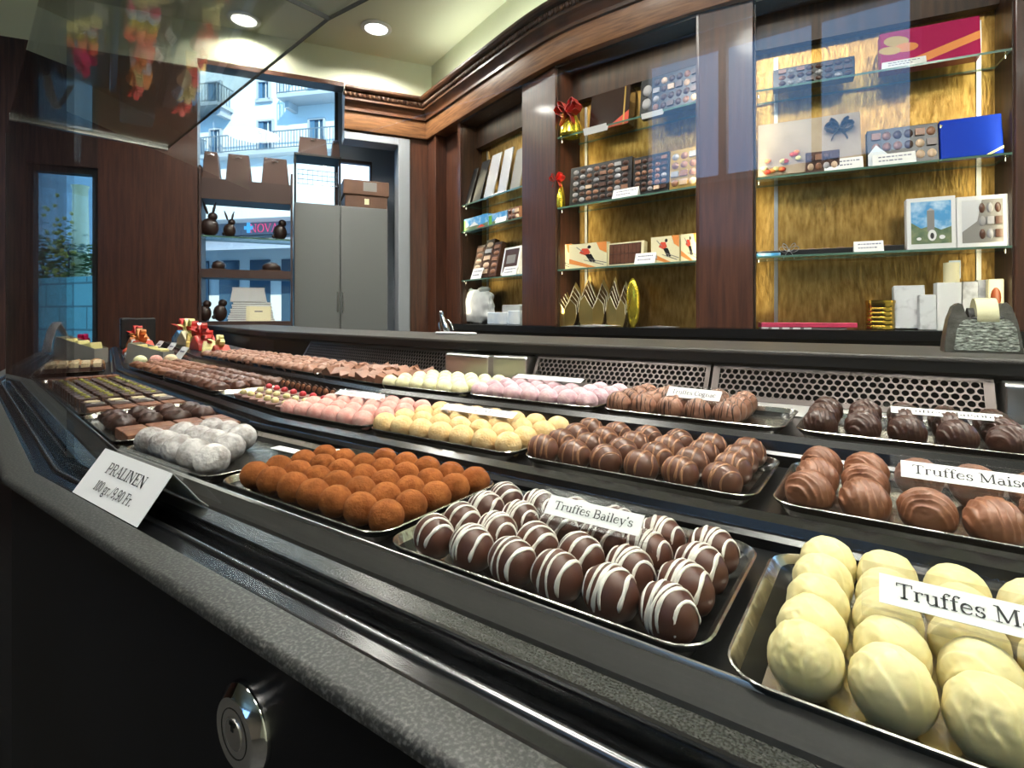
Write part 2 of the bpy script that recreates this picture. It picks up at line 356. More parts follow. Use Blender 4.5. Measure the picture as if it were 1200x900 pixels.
# ------------------------------------------------------------------ a small serif face, drawn as strokes
def arc(cx, cy, rx, ry, a0, a1, n=9):
    return [(cx+rx*math.cos(R(a0+(a1-a0)*i/n)), cy+ry*math.sin(R(a0+(a1-a0)*i/n))) for i in range(n+1)]
k, t = .098, .048
def sf(x, y, w=.20): return (t, [(x-w/2, y+.018), (x+w/2, y+.018)])
def stem(x, y0, y1): return (k, [(x, y0), (x, y1)])
GL = {
 'T': (.66, [stem(.33,0,.7), (t,[(.04,.68),(.62,.68)]), (t,[(.05,.69),(.05,.54)]), (t,[(.61,.69),(.61,.54)]), sf(.33,0,.26)]),
 'r': (.40, [stem(.12,0,.45), (t,[(.02,.44),(.12,.44)]), (t,arc(.26,.30,.13,.15,170,60)), (k,[(.31,.42),(.35,.40)]), sf(.12,0)]),
 'u': (.56, [(k,[(.12,.46),(.12,.15)]), (t,arc(.25,.15,.13,.14,180,330)), stem(.42,0,.46), sf(.07,.42,.14), sf(.37,.42,.14), sf(.46,0,.14)]),
 'f': (.33, [stem(.14,0,.56), (t,arc(.26,.55,.12,.14,180,50)), (k,[(.32,.66),(.35,.63)]), (t,[(.02,.44),(.28,.44)]), sf(.14,0)]),
 'e': (.48, [(t,[(.07,.26),(.42,.26)]), (t,arc(.24,.23,.18,.22,10,95)), (k*.9,arc(.25,.23,.19,.22,95,240)), (t,arc(.25,.23,.19,.22,240,325))]),
 's': (.40, [(t,arc(.20,.34,.13,.11,40,120)), (k*.8,arc(.20,.34,.12,.11,120,260)), (k*.8,arc(.20,.12,.13,.11,80,-60)), (t,arc(.20,.12,.14,.11,-60,-150)), (t,[(.32,.33),(.32,.44)]), (t,[(.06,.02),(.06,.13)])]),
 'B': (.62, [stem(.15,0,.7), (t,[(.04,.68),(.32,.68)]), (t,[(.04,.02),(.34,.02)]), (t,[(.15,.36),(.34,.36)]), (k*.8,arc(.32,.52,.18,.16,90,-90)), (k*.8,arc(.34,.19,.20,.17,90,-90))]),
 'a': (.46, [stem(.33,.03,.33), (t,arc(.21,.33,.12,.12,0,150)), (k*.8,arc(.20,.13,.13,.12,80,290)), (t,[(.20,.25),(.33,.28)]), (t,[(.25,.02),(.33,.10)]), (t,[(.33,.03),(.43,.03)])]),
 'i': (.28, [stem(.14,0,.45), (t,[(.04,.44),(.14,.44)]), sf(.14,0), (k*1.2,[(.09,.63),(.18,.63)])]),
 'l': (.28, [stem(.14,0,.7), (t,[(.04,.69),(.14,.69)]), sf(.14,0)]),
 'y': (.48, [(k,[(.08,.46),(.25,.02)]), (t,[(.42,.46),(.22,-.12),(.12,-.20)]), sf(.09,.42,.18), sf(.41,.42,.15)]),
 "'": (.18, [(k,[(.09,.70),(.08,.54)])]),
 'M': (.84, [(t,[(.13,0),(.13,.69)]), (k,[(.13,.69),(.41,.05)]), (t,[(.41,.05),(.68,.69)]), stem(.70,0,.7), sf(.13,0), sf(.70,0), sf(.08,.66,.16), sf(.75,.66,.16)]),
 'o': (.50, [(k,arc(.25,.23,.19,.22,115,245)), (t,arc(.25,.23,.19,.22,245,295)), (k,arc(.25,.23,.19,.22,-65,65)), (t,arc(.25,.23,.19,.22,65,115))]),
 'n': (.56, [stem(.12,0,.45), (t,arc(.26,.30,.14,.16,170,20)), stem(.42,0,.32), sf(.12,0), sf(.42,0), (t,[(.02,.44),(.12,.44)])]),
 'm': (.80, [stem(.12,0,.45), (t,arc(.25,.30,.13,.16,170,20)), stem(.39,0,.32), (t,arc(.53,.30,.13,.16,170,20)), stem(.67,0,.32), sf(.12,0,.16), sf(.39,0,.16), sf(.67,0,.16)]),
 'C': (.62, [(k,arc(.33,.35,.26,.34,110,250)), (t,arc(.33,.35,.26,.34,250,325)), (t,arc(.33,.35,.26,.34,35,110)), (t,[(.55,.70),(.55,.50)])]),
 'g': (.50, [(k*.8,arc(.22,.30,.14,.15,0,360,14)), (k*.8,arc(.24,-.10,.18,.10,0,360,14)), (t,[(.14,.16),(.12,.07),(.32,.0)]), (t,[(.32,.42),(.44,.45)])]),
 'c': (.44, [(k,arc(.24,.23,.19,.22,100,250)), (t,arc(.24,.23,.19,.22,250,325)), (t,arc(.24,.23,.19,.22,40,100)), (k,[(.36,.38),(.39,.34)])]),
 'P': (.60, [stem(.15,0,.7), (t,[(.04,.68),(.34,.68)]), (t,[(.15,.32),(.34,.32)]), (k*.85,arc(.34,.50,.19,.18,90,-90)), sf(.15,0,.24)]),
 'R': (.66, [stem(.15,0,.7), (t,[(.04,.68),(.34,.68)]), (t,[(.15,.35),(.34,.35)]), (k*.85,arc(.34,.515,.18,.165,90,-90)), (k*.85,[(.34,.35),(.58,.02)]), sf(.15,0,.24), sf(.59,0,.14)]),
 'A': (.66, [(t,[(.08,0),(.33,.70)]), (k,[(.33,.70),(.58,0)]), (t,[(.18,.24),(.48,.24)]), sf(.08,0), sf(.58,0)]),
 'L': (.56, [stem(.15,0,.7), (t,[(.04,.02),(.52,.02)]), (t,[(.52,.02),(.52,.17)]), sf(.15,.66,.24)]),
 'I': (.32, [stem(.16,0,.7), sf(.16,0,.24), sf(.16,.66,.24)]),
 'N': (.72, [(t,[(.13,0),(.13,.69)]), (k,[(.13,.69),(.58,.02)]), (t,[(.58,0),(.58,.69)]), sf(.13,0), sf(.58,.66), sf(.09,.66,.14)]),
 'E': (.60, [stem(.15,0,.7), (t,[(.04,.68),(.52,.68)]), (t,[(.04,.02),(.54,.02)]), (t,[(.15,.36),(.40,.36)]), (t,[(.52,.69),(.52,.54)]), (t,[(.54,.02),(.54,.17)]), (t,[(.40,.28),(.40,.44)])]),
 'F': (.56, [stem(.15,0,.7), (t,[(.04,.68),(.52,.68)]), (t,[(.15,.36),(.38,.36)]), (t,[(.52,.69),(.52,.54)]), (t,[(.38,.28),(.38,.44)]), sf(.15,0,.24)]),
 'O': (.70, [(k,arc(.35,.35,.28,.34,120,240)), (t,arc(.35,.35,.28,.34,240,300)), (k,arc(.35,.35,.28,.34,-60,60)), (t,arc(.35,.35,.28,.34,60,120))]),
 'V': (.66, [(k,[(.08,.7),(.34,.02)]), (t,[(.34,.02),(.58,.7)]), sf(.09,.66), sf(.57,.66)]),
 'H': (.72, [stem(.15,0,.7), stem(.57,0,.7), (t,[(.15,.36),(.57,.36)]), sf(.15,0), sf(.57,0), sf(.15,.66), sf(.57,.66)]),
 '1': (.40, [stem(.21,0,.68), (t,[(.09,.58),(.21,.68)]), sf(.21,0,.24)]),
 '0': (.48, [(k*.9,arc(.24,.34,.17,.34,120,240)), (t,arc(.24,.34,.17,.34,240,300)), (k*.9,arc(.24,.34,.17,.34,-60,60)), (t,arc(.24,.34,.17,.34,60,120))]),
 '9': (.48, [(k*.8,arc(.23,.48,.16,.20,0,360,14)), (k*.8,[(.39,.48),(.36,.20),(.22,.03)]), (k*.8,[(.22,.03),(.10,.06)])]),
 '.': (.22, [(k*1.2,[(.07,.05),(.16,.05)])]),
 ',': (.22, [(k*1.2,[(.07,.05),(.16,.05)]), (t,[(.14,.04),(.08,-.12)])]),
 '/': (.42, [(t,[(.04,-.08),(.38,.74)])]),
 ' ': (.26, []),
}
GL['d'] = (.54, [stem(.40,0,.7), (t,[(.30,.69),(.40,.69)]), (k*.85,arc(.25,.23,.17,.22,60,300)), sf(.44,0,.12)])
GL['b'] = (.54, [stem(.12,0,.7), (t,[(.02,.69),(.12,.69)]), (k*.85,arc(.27,.23,.17,.22,-120,120))])
def lettering(s, size, sx=1.0, slant=0.0):
    """-> MB with the words in the XZ plane, baseline at z=0, centred on x, facing -y; and the width"""
    mb = MB(); x = 0.0
    adv = sum(GL[c][0] for c in s)
    for c in s:
        w, strokes = GL[c]
        for wd, pts in strokes:
            for (ax, ay), (bx, by) in zip(pts, pts[1:]):
                dx, dy = bx-ax, by-ay; l = math.hypot(dx, dy) or 1
                ex, ey = dx/l*.006, dy/l*.006
                ox, oy = -dy/l*wd/2, dx/l*wd/2
                q = [(ax-ex+ox, ay-ey+oy), (ax-ex-ox, ay-ey-oy), (bx+ex-ox, by+ey-oy), (bx+ex+ox, by+ey+oy)]
                mb.add([((x+X-adv/2+slant*Y)*size*sx, 0, Y*size) for X, Y in q], [(0,1,2,3)])
        x += w
    return mb, adv*size*sx

# ------------------------------------------------------------------ paths along the wall and along the counter
def catmull(pts, n=10):
    out = []
    P = [pts[0]*2-pts[1]]+pts+[pts[-1]*2-pts[-2]]
    for i in range(1, len(P)-2):
        a, b, c, d = P[i-1], P[i], P[i+1], P[i+2]
        for j in range(n):
            q = j/n
            out.append(.5*((2*b)+(c-a)*q+(2*a-5*b+4*c-d)*q*q+(3*b-a-3*c+d)*q**3))
    out.append(pts[-1]); return out
wallpts = [Vector(p) for p in ((-2.302,2.394),(-1.585,2.128),(-1.153,1.985),(-.80,1.945),(-.45,1.945),(-.02,2.01),(.313,2.085),(.75,2.215),(1.3,2.42))]
FACADE = catmull(wallpts, 8)
def miter(path, back=True):
    """unit-ish offset vector at each point of a polyline (left of travel = behind the facade)"""
    out = []
    for i, p in enumerate(path):
        d1 = (p-path[i-1]).normalized() if i else None
        d2 = (path[i+1]-p).normalized() if i < len(path)-1 else None
        d1 = d1 or d2; d2 = d2 or d1
        n1, n2 = Vector((-d1.y, d1.x)), Vector((-d2.y, d2.x))
        m = (n1+n2); m = m/(1+n1.dot(n2)); out.append(m)
    return out
def sweep_wall(mb, path, prof, mi=None):
    ms = miter(path); rs = []
    for p, m in zip(path, ms):
        rs.append([Vector(((p+m*o).x, (p+m*o).y, EYE+h)) for o, h in prof])
    return mb.rings(rs, True, True, mi)
TT = math.tan(TH/2)
def sweep_counter(mb, prof, u0=1.0, uend=-2.95, mi=None, k0=0, k1=2):
    rs = []
    for kk, u in ([(0, u0)] if k0 == 0 else []):
        rs.append([WK(0, u, v, h) for v, h in prof])
    for j in range(k0, k1):
        rs.append([WK(j, PIV[j]+v*TT, v, h) for v, h in prof])
    rs.append([WK(k1, uend, v, h) for v, h in prof])
    return mb.rings(rs, True, True, mi)

# ------------------------------------------------------------------ the room
CEIL = 1.55
def wl(a, n, h): return WL.w(a, n, h)
ceil_poly = [(-2.45,2.50)]+[(p.x+.0, p.y+.06) for p in FACADE[1:]]+[(2.0,2.42),(2.0,-2.6)]
e = WL.o+WL.d*5.87
ceil_poly += [(e.x, e.y)]
mb = MB(); mb.prism(ceil_poly, lambda p, t: (p[0], p[1], EYE+t), CEIL, CEIL+.08); struct(mb.build('ceiling', M['ceil']))
mb = MB(); mb.prism(ceil_poly, lambda p, t: (p[0], p[1], t), -.06, 0); struct(mb.build('floor', M['floor']))
# wall behind the shelves, with the plastered frieze above the cornice
mb = MB()
sweep_wall(mb, FACADE, [(.17,-EYE),(.24,-EYE),(.24,CEIL),(.02,CEIL),(.02,1.31),(.17,1.31)])
struct(mb.build('wall_back', M['plaster'], smooth=30))
mb = MB(); mb.box(2.0, 2.06, -2.6, 2.75, 0, EYE+CEIL); struct(mb.build('wall_right', M['plaster']))
# street wall behind the lens with a high transom window
mb = MB()
for u0, u1, z0, z1 in ((-5.6,-1.15,0,EYE+CEIL),(.15,2.06,0,EYE+CEIL),(-1.15,.15,0,EYE+.72),(-1.15,.15,EYE+1.5,EYE+CEIL)): mb.box(u0,u1,-2.7,-2.6,z0,z1)
struct(mb.build('wall_front', M['frontwall']))
mb = MB()
for x in (-1.15,-.72,-.28,.11): mb.box(x, x+.04, -2.68,-2.62, EYE+.72, EYE+1.5)
mb.box(-1.15,.15,-2.68,-2.62,EYE+.72,EYE+.76); mb.box(-1.15,.15,-2.68,-2.62,EYE+1.46,EYE+1.5)
struct(mb.build('window_3', M['doorframe']))

# left wall: niche opening 0.115-1.24, glazed door 1.667-1.95
def wbox(mb, a0, a1, n0, n1, h0, h1, mi=None):
    vs = [wl(a, n, h) for h in (h0, h1) for n in (n0, n1) for a in (a0, a1)]
    return mb.add(vs, [(0,2,3,1),(4,5,7,6),(0,1,5,4),(2,6,7,3),(0,4,6,2),(1,3,7,5)], mi)
mb = MB(); DN = -EYE
wbox(mb, -.16, .115, 0, .10, DN, 1.31, 0)
wbox(mb, .115, .5, 0, .10, 1.075, 1.31, 0)
wbox(mb, .5, 1.24, 0, .10, 1.335, 1.36, 0)
wbox(mb, 1.24, 1.667, 0, .10, DN, 1.31, 0)
wbox(mb, 1.667, 1.95, 0, .10, .73, 1.31, 2)
wbox(mb, 1.95, 5.9, 0, .10, DN, 1.31, 2)
wbox(mb, -.16, .5, 0, .10, 1.31, CEIL+.08, 1); wbox(mb, .5, 1.24, 0, .10, 1.36, CEIL+.08, 1); wbox(mb, 1.24, 5.9, 0, .10, 1.31, CEIL+.08, 1)
struct(mb.build('wall_left', [M['wood'], M['plaster'], M['wood_left']]))
# unseen wall added over the shop to keep sun off the garden wall
mb = MB(); wbox(mb, -2, 8, .12, .36, 1.62, 6.5); struct(mb.build('wall_sun_blocker', M['plaster']))
# niche shell
mb = MB()
wbox(mb, .06, .115, .10, .40, DN, 1.55); wbox(mb, 1.46, 1.52, .10, .40, DN, 1.55)
wbox(mb, .06, 1.52, .10, .40, 1.55, 1.60)
wbox(mb, .115, .5, .36, .40, DN, .84); wbox(mb, .115, .30, .36, .40, .84, 1.55); wbox(mb, .30, .5, .36, .40, 1.0, 1.55)
wbox(mb, .5, 1.46, .36, .40, DN, -.10)
wbox(mb, .06, 1.52, .10, .40, DN-.06, DN)
struct(mb.build('wall_niche', M['niche']))
mb = MB()
wbox(mb, .29, .30, .34, .385, .83, 1.01); wbox(mb, .5, .515, .34, .385, .83, 1.01); wbox(mb, .29, .515, .34, .385, .825, .845); wbox(mb, .29, .515, .34, .385, .99, 1.01)
struct(mb.build('window_2', M['brownpaint']))
mb = MB()
wbox(mb, .5, .52, .36, .40, -.10, 1.55); wbox(mb, 1.44, 1.46, .36, .40, -.10, 1.55); wbox(mb, .52, 1.44, .36, .40, -.10, -.07); wbox(mb, .52, 1.44, .36, .40, 1.51, 1.55)
w1 = struct(mb.build('window_reflection', M['brownpaint']))  # added window, stands in for the street reflected in a glass pane
mb = MB(); wbox(mb, .52, 1.44, .378, .382, -.07, 1.51); mb.build('window_pane', M['glass_sh'], w1)
# pale door frame
mb = MB()
wbox(mb, .115, .185, -.012, .12, DN, 1.075); wbox(mb, .185, .5, -.012, .12, 1.03, 1.075)
struct(mb.build('trim_3', M['doorframe'], bevel=.004))
# street door with one pane
mb = MB()
wbox(mb, 1.667, 1.695, .02, .08, DN, .73); wbox(mb, 1.925, 1.95, .02, .08, DN, .73); wbox(mb, 1.695, 1.925, .02, .08, .70, .73); wbox(mb, 1.695, 1.925, .02, .08, DN, DN+.15)
d1 = struct(mb.build('door_1', M['black']))
mb = MB(); wbox(mb, 1.695, 1.925, .048, .054, DN+.15, .70); mb.build('door_pane', M['glass_sh'], d1)

# cornice: carved oak moulding over the shelves and along the left wall
cpath = [WL.o+WL.d*2.6, WL.o+WL.d*1.3, WL.o+WL.d*.5]+FACADE
cornice = [(.10,1.085),(-.02,1.085),(-.022,1.095),(-.022,1.185),(-.034,1.192),(-.034,1.206),(-.026,1.212),(-.03,1.226),(-.05,1.243),(-.056,1.246),(-.056,1.256),(-.048,1.262),(-.054,1.292),(-.074,1.296),(-.082,1.305),(-.082,1.318),(.10,1.318)]
fascia = [(.10,1.085),(-.02,1.085),(-.022,1.088),(-.022,1.19),(.10,1.19)]
upper = [(.10,1.19),(-.022,1.19)]+cornice[4:]
shortpath = [WL.o+WL.d*.5]+FACADE
mb = MB(); sweep_wall(mb, shortpath, fascia, 0)
tr1 = struct(mb.build('trim_1', M['wood_h'], smooth=35))
mb = MB(); sweep_wall(mb, shortpath, upper, 0); mb.build('crown_moulding', M['crown'], tr1, smooth=35)
mb = MB()
acc = 0.0; step = .030
ms = miter(shortpath)
for i in range(len(shortpath)-1):
    a, b = shortpath[i], shortpath[i+1]; L_ = (b-a).length; d = (b-a).normalized(); rot = math.atan2(d.y, d.x)
    while acc < L_:
        q = acc/L_; m = ms[i].lerp(ms[i+1], q); p = a+d*acc+m*(-.055)
        mb.xf = Matrix.Translation((p.x, p.y, EYE+1.277)) @ Matrix.Rotation(rot, 4, 'Z')
        mb.ball((0,0,0), .0105, .010, .0145, nu=8, nv=6)
        mb.ball((.015,0,.002), .0035, .008, .013, nu=6, nv=5)
        acc += step
    acc -= L_
mb.xf = None
mb.build('egg_moulding', M['crown'], tr1, smooth=180)

# ------------------------------------------------------------------ shelf bays on the back wall
SH = {'L': (.615,.468,.197), 'M': (.772,.468,.200), 'R': (.772,.472,.203)}
def bay(key, face, a0, a1, p1, label):
    t = thing('wall_shelf_unit', label, 'shelf unit', face.w(a0, 0, -.045), face.rot)
    w = a1-a0; H = 1.085+.045; ho = -.045
    def part(name, m, boxes, **kw):
        mb = MB()
        for b in boxes: mb.box(*b)
        return mb.build(name, m, t, **kw)
    part('back_panel', M['gold'], [(0, w, .140, .150, 0, 1.0)])
    part('header', M['wood_dark'], [(0, w, .10, .16, .995, H), (0, w, .0, .10, H-.012, H)])
    part('side_panel', M['wood_dark'], [(-.004, .0, .012, .15, 0, H-.013)])
    part('side_panel', M['wood_dark'], [(w, w+.004, .012, .15, 0, H-.013)])
    if p1: part('pilaster', M['wood'], [(w+.004, w+p1, 0, .16, 0, H+.005)], bevel=.003)
    for x in (.065, w-.04):
        part('shelf_standard', M['steel'], [(x-.006, x+.006, .133, .1398, .02, .97)])
    for i, h in enumerate(SH[key]):
        g = part('glass_shelf', [M['glass_sh'], M['glass_edge']], [(.002, w-.002, .004, .132, h-.007-ho, h-ho)])
        for pl in g.data.polygons:
            if abs(pl.normal.z) < .5: pl.material_index = 1
        for x in (.006, w-.012):
            bm_ = MB(); bm_.tube([(x+.003, .03, h-.009-ho), (x+.003, .03, h-.020-ho)], .004, 8); bm_.build('shelf_peg', M['chrome'], t, smooth=60)
    return t
aL0 = LF.hit(540, 300)[0]; aL1 = LF.hit(611, 300)[0]
aM0 = .003; aM1 = MF.hit(818, 300)[0]
aR0 = .003; aR1 = RF.hit(1188, 300)[0]
bay('L', LF, aL0, aL1, LF.len-aL1-.004, 'narrow oak shelf bay with gold back beside the door, three glass shelves')
bay('M', MF, aM0, aM1, MF.len-aM1+.0, 'middle oak shelf bay with gold back and three glass shelves, skier boxes')
bay('R', RF, aR0, aR1, .25, 'wide oak shelf bay with gold back on the right, blue and magenta boxes')
# oak posts: between the bays and at the corner
mb = MB()
mb.box(.004, PF.len-.004, 0, .16, -.045, 1.09)
o = mb.build('trim_4', M['wood'], loc=PF.w(0,0,0)-Vector((0,0,0)), rotz=PF.rot, bevel=.003); struct(o)
mb = MB()
for x0, x1, y0 in ((-.02,.10,.0),(.10,.125,-.012),(.125,aL0-.035,.06),(aL0-.035,aL0-.006,.0)):
    mb.box(x0, x1, y0, .16, -1.1, 1.09)
o = mb.build('trim_5', M['wood'], loc=LF.w(0,0,0), rotz=LF.rot, bevel=.002); struct(o)
# lamps tucked behind the lintel
def area(name, loc, sx, sy, power, col=(1,.93,.82), rot=(0,0,0), spread=180):
    l = bpy.data.lights.new(name, 'AREA'); l.shape = 'RECTANGLE'; l.size = sx; l.size_y = sy; l.energy = power; l.color = col
    l.spread = R(spread)
    o = bpy.data.objects.new(name, l); COL.objects.link(o); o.location = loc; o.rotation_euler = rot
    return o
for f, a0, a1, p in ((LF,aL0,aL1,.40),(MF,aM0,aM1,.45),(RF,aR0,aR1,.20)):
    area('shelf_strip_light', f.w((a0+a1)/2, .03, 1.06), (a1-a0)*.9, .02, p, (1,.93,.72), (0,0,f.rot))
# upright light strips behind the front edges of the bays
for f, a0, a1 in ((LF,aL0,aL1),(MF,aM0,aM1),(RF,aR0,aR1)):
    for a, sg in ((a0+.012, 1), (a1-.012, -1)):
        d3 = Vector((f.d.x*sg*.9+f.n.x*.6, f.d.y*sg*.9+f.n.y*.6, 0))
        o = area('bay_side_light', f.w(a, .014, .44), .012, .86, .40*(a1-a0)/.6, (1,.88,.58), d3.to_track_quat('-Z', 'Y').to_euler())
# black ledge and base cupboards under the bays
led = thing('wall_base_cupboard', 'black topped low cupboard running below the oak shelf bays', 'cupboard', (0,0,0))
mb = MB(); sweep_wall(mb, FACADE[3:], [(-.055,-.075),(.165,-.075),(.165,-.045),(-.055,-.045)]); mb.build('ledge_top', M['rail'], led, smooth=30)
mb = MB(); sweep_wall(mb, FACADE[3:], [(-.03,-EYE),(.165,-EYE),(.165,-.075),(-.03,-.075)]); mb.build('body', M['black'], led, smooth=30)

# ------------------------------------------------------------------ the display counter
dc = thing('display_counter', 'long black and granite display counter with lit trays of chocolates', 'display counter', (0,0,0))
def cpart(name, m, prof, smooth=None, parent=None, **kw):
    mb = MB(); sweep_counter(mb, prof, **kw); return mb.build(name, m, parent or dc, smooth=smooth)
cpart('front_panel', M['panel'], [(.139,-EYE),(.165,-EYE),(.165,-.157),(.139,-.157)])
cpart('outer_ledge', M['granite'], [(.1325,-.1555),(.1325,-.1525),(.1345,-.1505),(.137,-.150),(.1545,-.150),(.1552,-.151),(.1552,-.157),(.136,-.157)], smooth=50)
cpart('groove_channel', M['rail'], [(.1552,-.1525),(.1600,-.1535),(.1685,-.1535),(.1685,-.20),(.1552,-.20)])
cpart('chrome_strip', M['chrome_s'], [(.1685,-.1525),(.1695,-.1512),(.1718,-.1512),(.1732,-.1530),(.1735,-.20),(.1685,-.20)], smooth=60)
cpart('glazing_channel', M['rail'], [(.1735,-.161),(.1895,-.161),(.1895,-.20),(.1735,-.20)])
cpart('inner_lip', M['rail'], [(.1895,-.1515),(.1905,-.1507),(.1925,-.1507),(.1930,-.152),(.1930,-.20),(.1895,-.20)])
cpart('inner_ledge', M['granite_p'], [(.1930,-.151),(.2045,-.151),(.2045,-.20),(.1930,-.20)])
cpart('front_rail', M['rail_b'], [(.2045,-.1525),(.2065,-.1495),(.2180,-.1428),(.2180,-.20),(.2045,-.20)])
cpart('rail_lip', M['steel'], [(.2180,-.1430),(.2190,-.1410),(.2203,-.1410),(.2209,-.1428),(.2209,-.20),(.2180,-.20)], smooth=60)
cpart('front_tier', M['tier'], [(.2209,-.1505),(.372,-.1505),(.372,-.22),(.2209,-.22)])
cpart('middle_riser', M['rail'], [(.372,-.1440),(.376,-.1415),(.381,-.1415),(.383,-.136),(.3945,-.1335),(.397,-.135),(.397,-.22),(.372,-.22)])
cpart('middle_tier', M['tier'], [(.397,-.1395),(.5415,-.1395),(.5415,-.22),(.397,-.22)])
cpart('rear_riser', M['rail'], [(.5415,-.1290),(.545,-.1265),(.550,-.1265),(.552,-.118),(.5605,-.1135),(.563,-.115),(.563,-.22),(.5415,-.22)])
cpart('rear_tier', M['tier'], [(.563,-.1195),(.715,-.1195),(.715,-.22),(.563,-.22)])
cpart('base_cabinet', M['black'], [(.20,-.20),(.98,-.20),(.98,-EYE),(.166,-EYE),(.166,-.20)])
cpart('rear_housing', M['black'], [(.765,-.0725),(.98,-.0725),(.98,-.198),(.715,-.198),(.715,-.122),(.765,-.122)])
cpart('steel_sill', M['steel'], [(.702,-.1185),(.7215,-.1085),(.7235,-.1085),(.7235,-.118),(.715,-.119)])
# perforated grilles: real holes in a hexagonal field
def grille(k_, u0, u1):
    mb = MB(); t0, t1 = Vector((.724,-.1085)), Vector((.750,-.0650)); Hh = (t1-t0).length; Wd = u1-u0
    P = .0086; rowh = P*.866; nr = int((Hh-.006)/rowh); nc = int((Wd-.01)/P)
    def at(x, y): 
        q = t0.lerp(t1, y/Hh); return WK(k_, u0+x, q.x, q.y)
    oy = (Hh-nr*rowh)/2; ox = (Wd-(nc+.5)*P)/2
    for j in range(nr):
        for i in range(nc):
            cx = ox+(i+.5+(.5 if j % 2 else 0))*P; cy = oy+(j+.5)*rowh
            inner = []; outer = []
            for q in range(12):
                an = R(30*q); c, s_ = math.cos(an), math.sin(an)
                inner.append(at(cx+c*P*.415, cy+s_*P*.415))
                m_ = (an+R(30)) % R(60)-R(30)
                rr = P/2/math.cos(m_) if True else 0
                outer.append(at(cx+c*rr, cy+s_*rr))
            mb.add(inner+outer, [(q, (q+1) % 12, 12+(q+1) % 12, 12+q) for q in range(12)])
    # frame around the holes
    for x0, x1, y0, y1 in ((0,Wd,0,oy+.0003),(0,Wd,Hh-oy-.0003,Hh),(0,ox+P*.25,0,Hh),(Wd-ox-P*.25,Wd,0,Hh)):
        mb.add([at(x0,y0),at(x1,y0),at(x1,y1),at(x0,y1)], [(0,1,2,3)])
    o = mb.build('perforated_grille', M['perf'], dc)
    sd = o.modifiers.new('thick', 'SOLIDIFY'); sd.thickness = .0012; sd.offset = 0
    return o
grille(0, -.468, -.19); grille(0, -.186, .098)
grille(1, -1.36, -.775)
def steelbox(k_, u0, u1, name='steel_end_box'):
    mb = MB(); pr = [(.722,-.1175),(.722,-.071),(.726,-.0678),(.80,-.0678),(.80,-.1175)]
    mb.rings([[WK(k_, u0, v, h) for v, h in pr], [WK(k_, u1, v, h) for v, h in pr]])
    return mb.build(name, M['steel'], dc, bevel=.002)
steelbox(0, .103, .40); steelbox(0, -.595, -.475); steelbox(1, -.768, -.655)
# lock on the front panel
lk = MB(); lk.lathe([(.0008,-.0072),(.0162,-.0072),(.0166,-.0068),(.0206,-.0032),(.0210,-.0024),(.0210,.0)][::-1], 40, (0,0,0), 'y')
lu, lv, lh = -.2545, .139, -.2005
lock = lk.build('lock', M['chrome'], dc, loc=W(lu, lv, lh), smooth=30)
mb = MB(); mb.lathe([(.0005,-.0078),(.0072,-.0078),(.0076,-.0071)][::-1], 30, (0,0,0), 'y'); mb.build('lock_barrel', M['steel'], lock, smooth=30)
mb = MB(); mb.box(-.0010,.0010,-.0082,-.0077,.0015,.0066); mb.box(-.0024,.0024,-.0082,-.0077,.0042,.0062); mb.build('keyhole', M['black'], lock)
mb = MB()
mb.tube([(.0114*math.cos(2*math.pi*i/40),-.0072,.0114*math.sin(2*math.pi*i/40)) for i in range(41)], .0003, 6, up=[(0,1,0)]*41); mb.build('lock_ring', M['tray_out'], lock, smooth=30)

# granite worktop behind the trays
ws = thing('granite_worktop', 'long dark granite worktop behind the chocolate trays', 'worktop', (0,0,0))
mb = MB(); sweep_counter(mb, [(.742,-.0490),(.7425,-.0465),(.744,-.045),(1.0,-.045),(1.003,-.048),(1.003,-.050),(.742,-.050)]); mb.build('slab', M['granite_d'], ws, smooth=40)
mb = MB(); sweep_counter(mb, [(.7435,-.062),(.7435,-.0501),(1.0,-.0501),(1.0,-.062),(.98,-.072),(.756,-.072)]); mb.build('support_rail', M['black'], ws)

# glass guard: front panes, top panes and the end pane
gg = thing('glass_guard', 'clear glass guard over the front and top of the display counter', 'glass guard', (0,0,0))
GT = .42; GE = -1.55
def pane(name, prof, k_, u0, u1, miter0=None, miter1=None):
    mb = MB(); rs = []
    rs.append([WK(k_, (PIV[k_-1]+v*TT) if miter0 else u0, v, h) for v, h in prof])
    rs.append([WK(k_, (PIV[k_]+v*TT) if miter1 else u1, v, h) for v, h in prof])
    mb.rings(rs); o = mb.build(name, M['glass_top'], gg)
    return o
fp = [(.1790,-.161),(.1850,-.161),(.1850,GT),(.1790,GT)]
tp = [(.1790,GT),(.468,GT),(.468,GT+.006),(.1790,GT+.006)]
mb = MB(); sweep_counter(mb, fp, 1.0, -1.685, k0=0, k1=1); mb.build('front_pane', M['glass'], gg)
pane('top_pane', tp, 0, 1.0, 0, None, True); pane('top_pane', tp, 1, 0, GE, True)
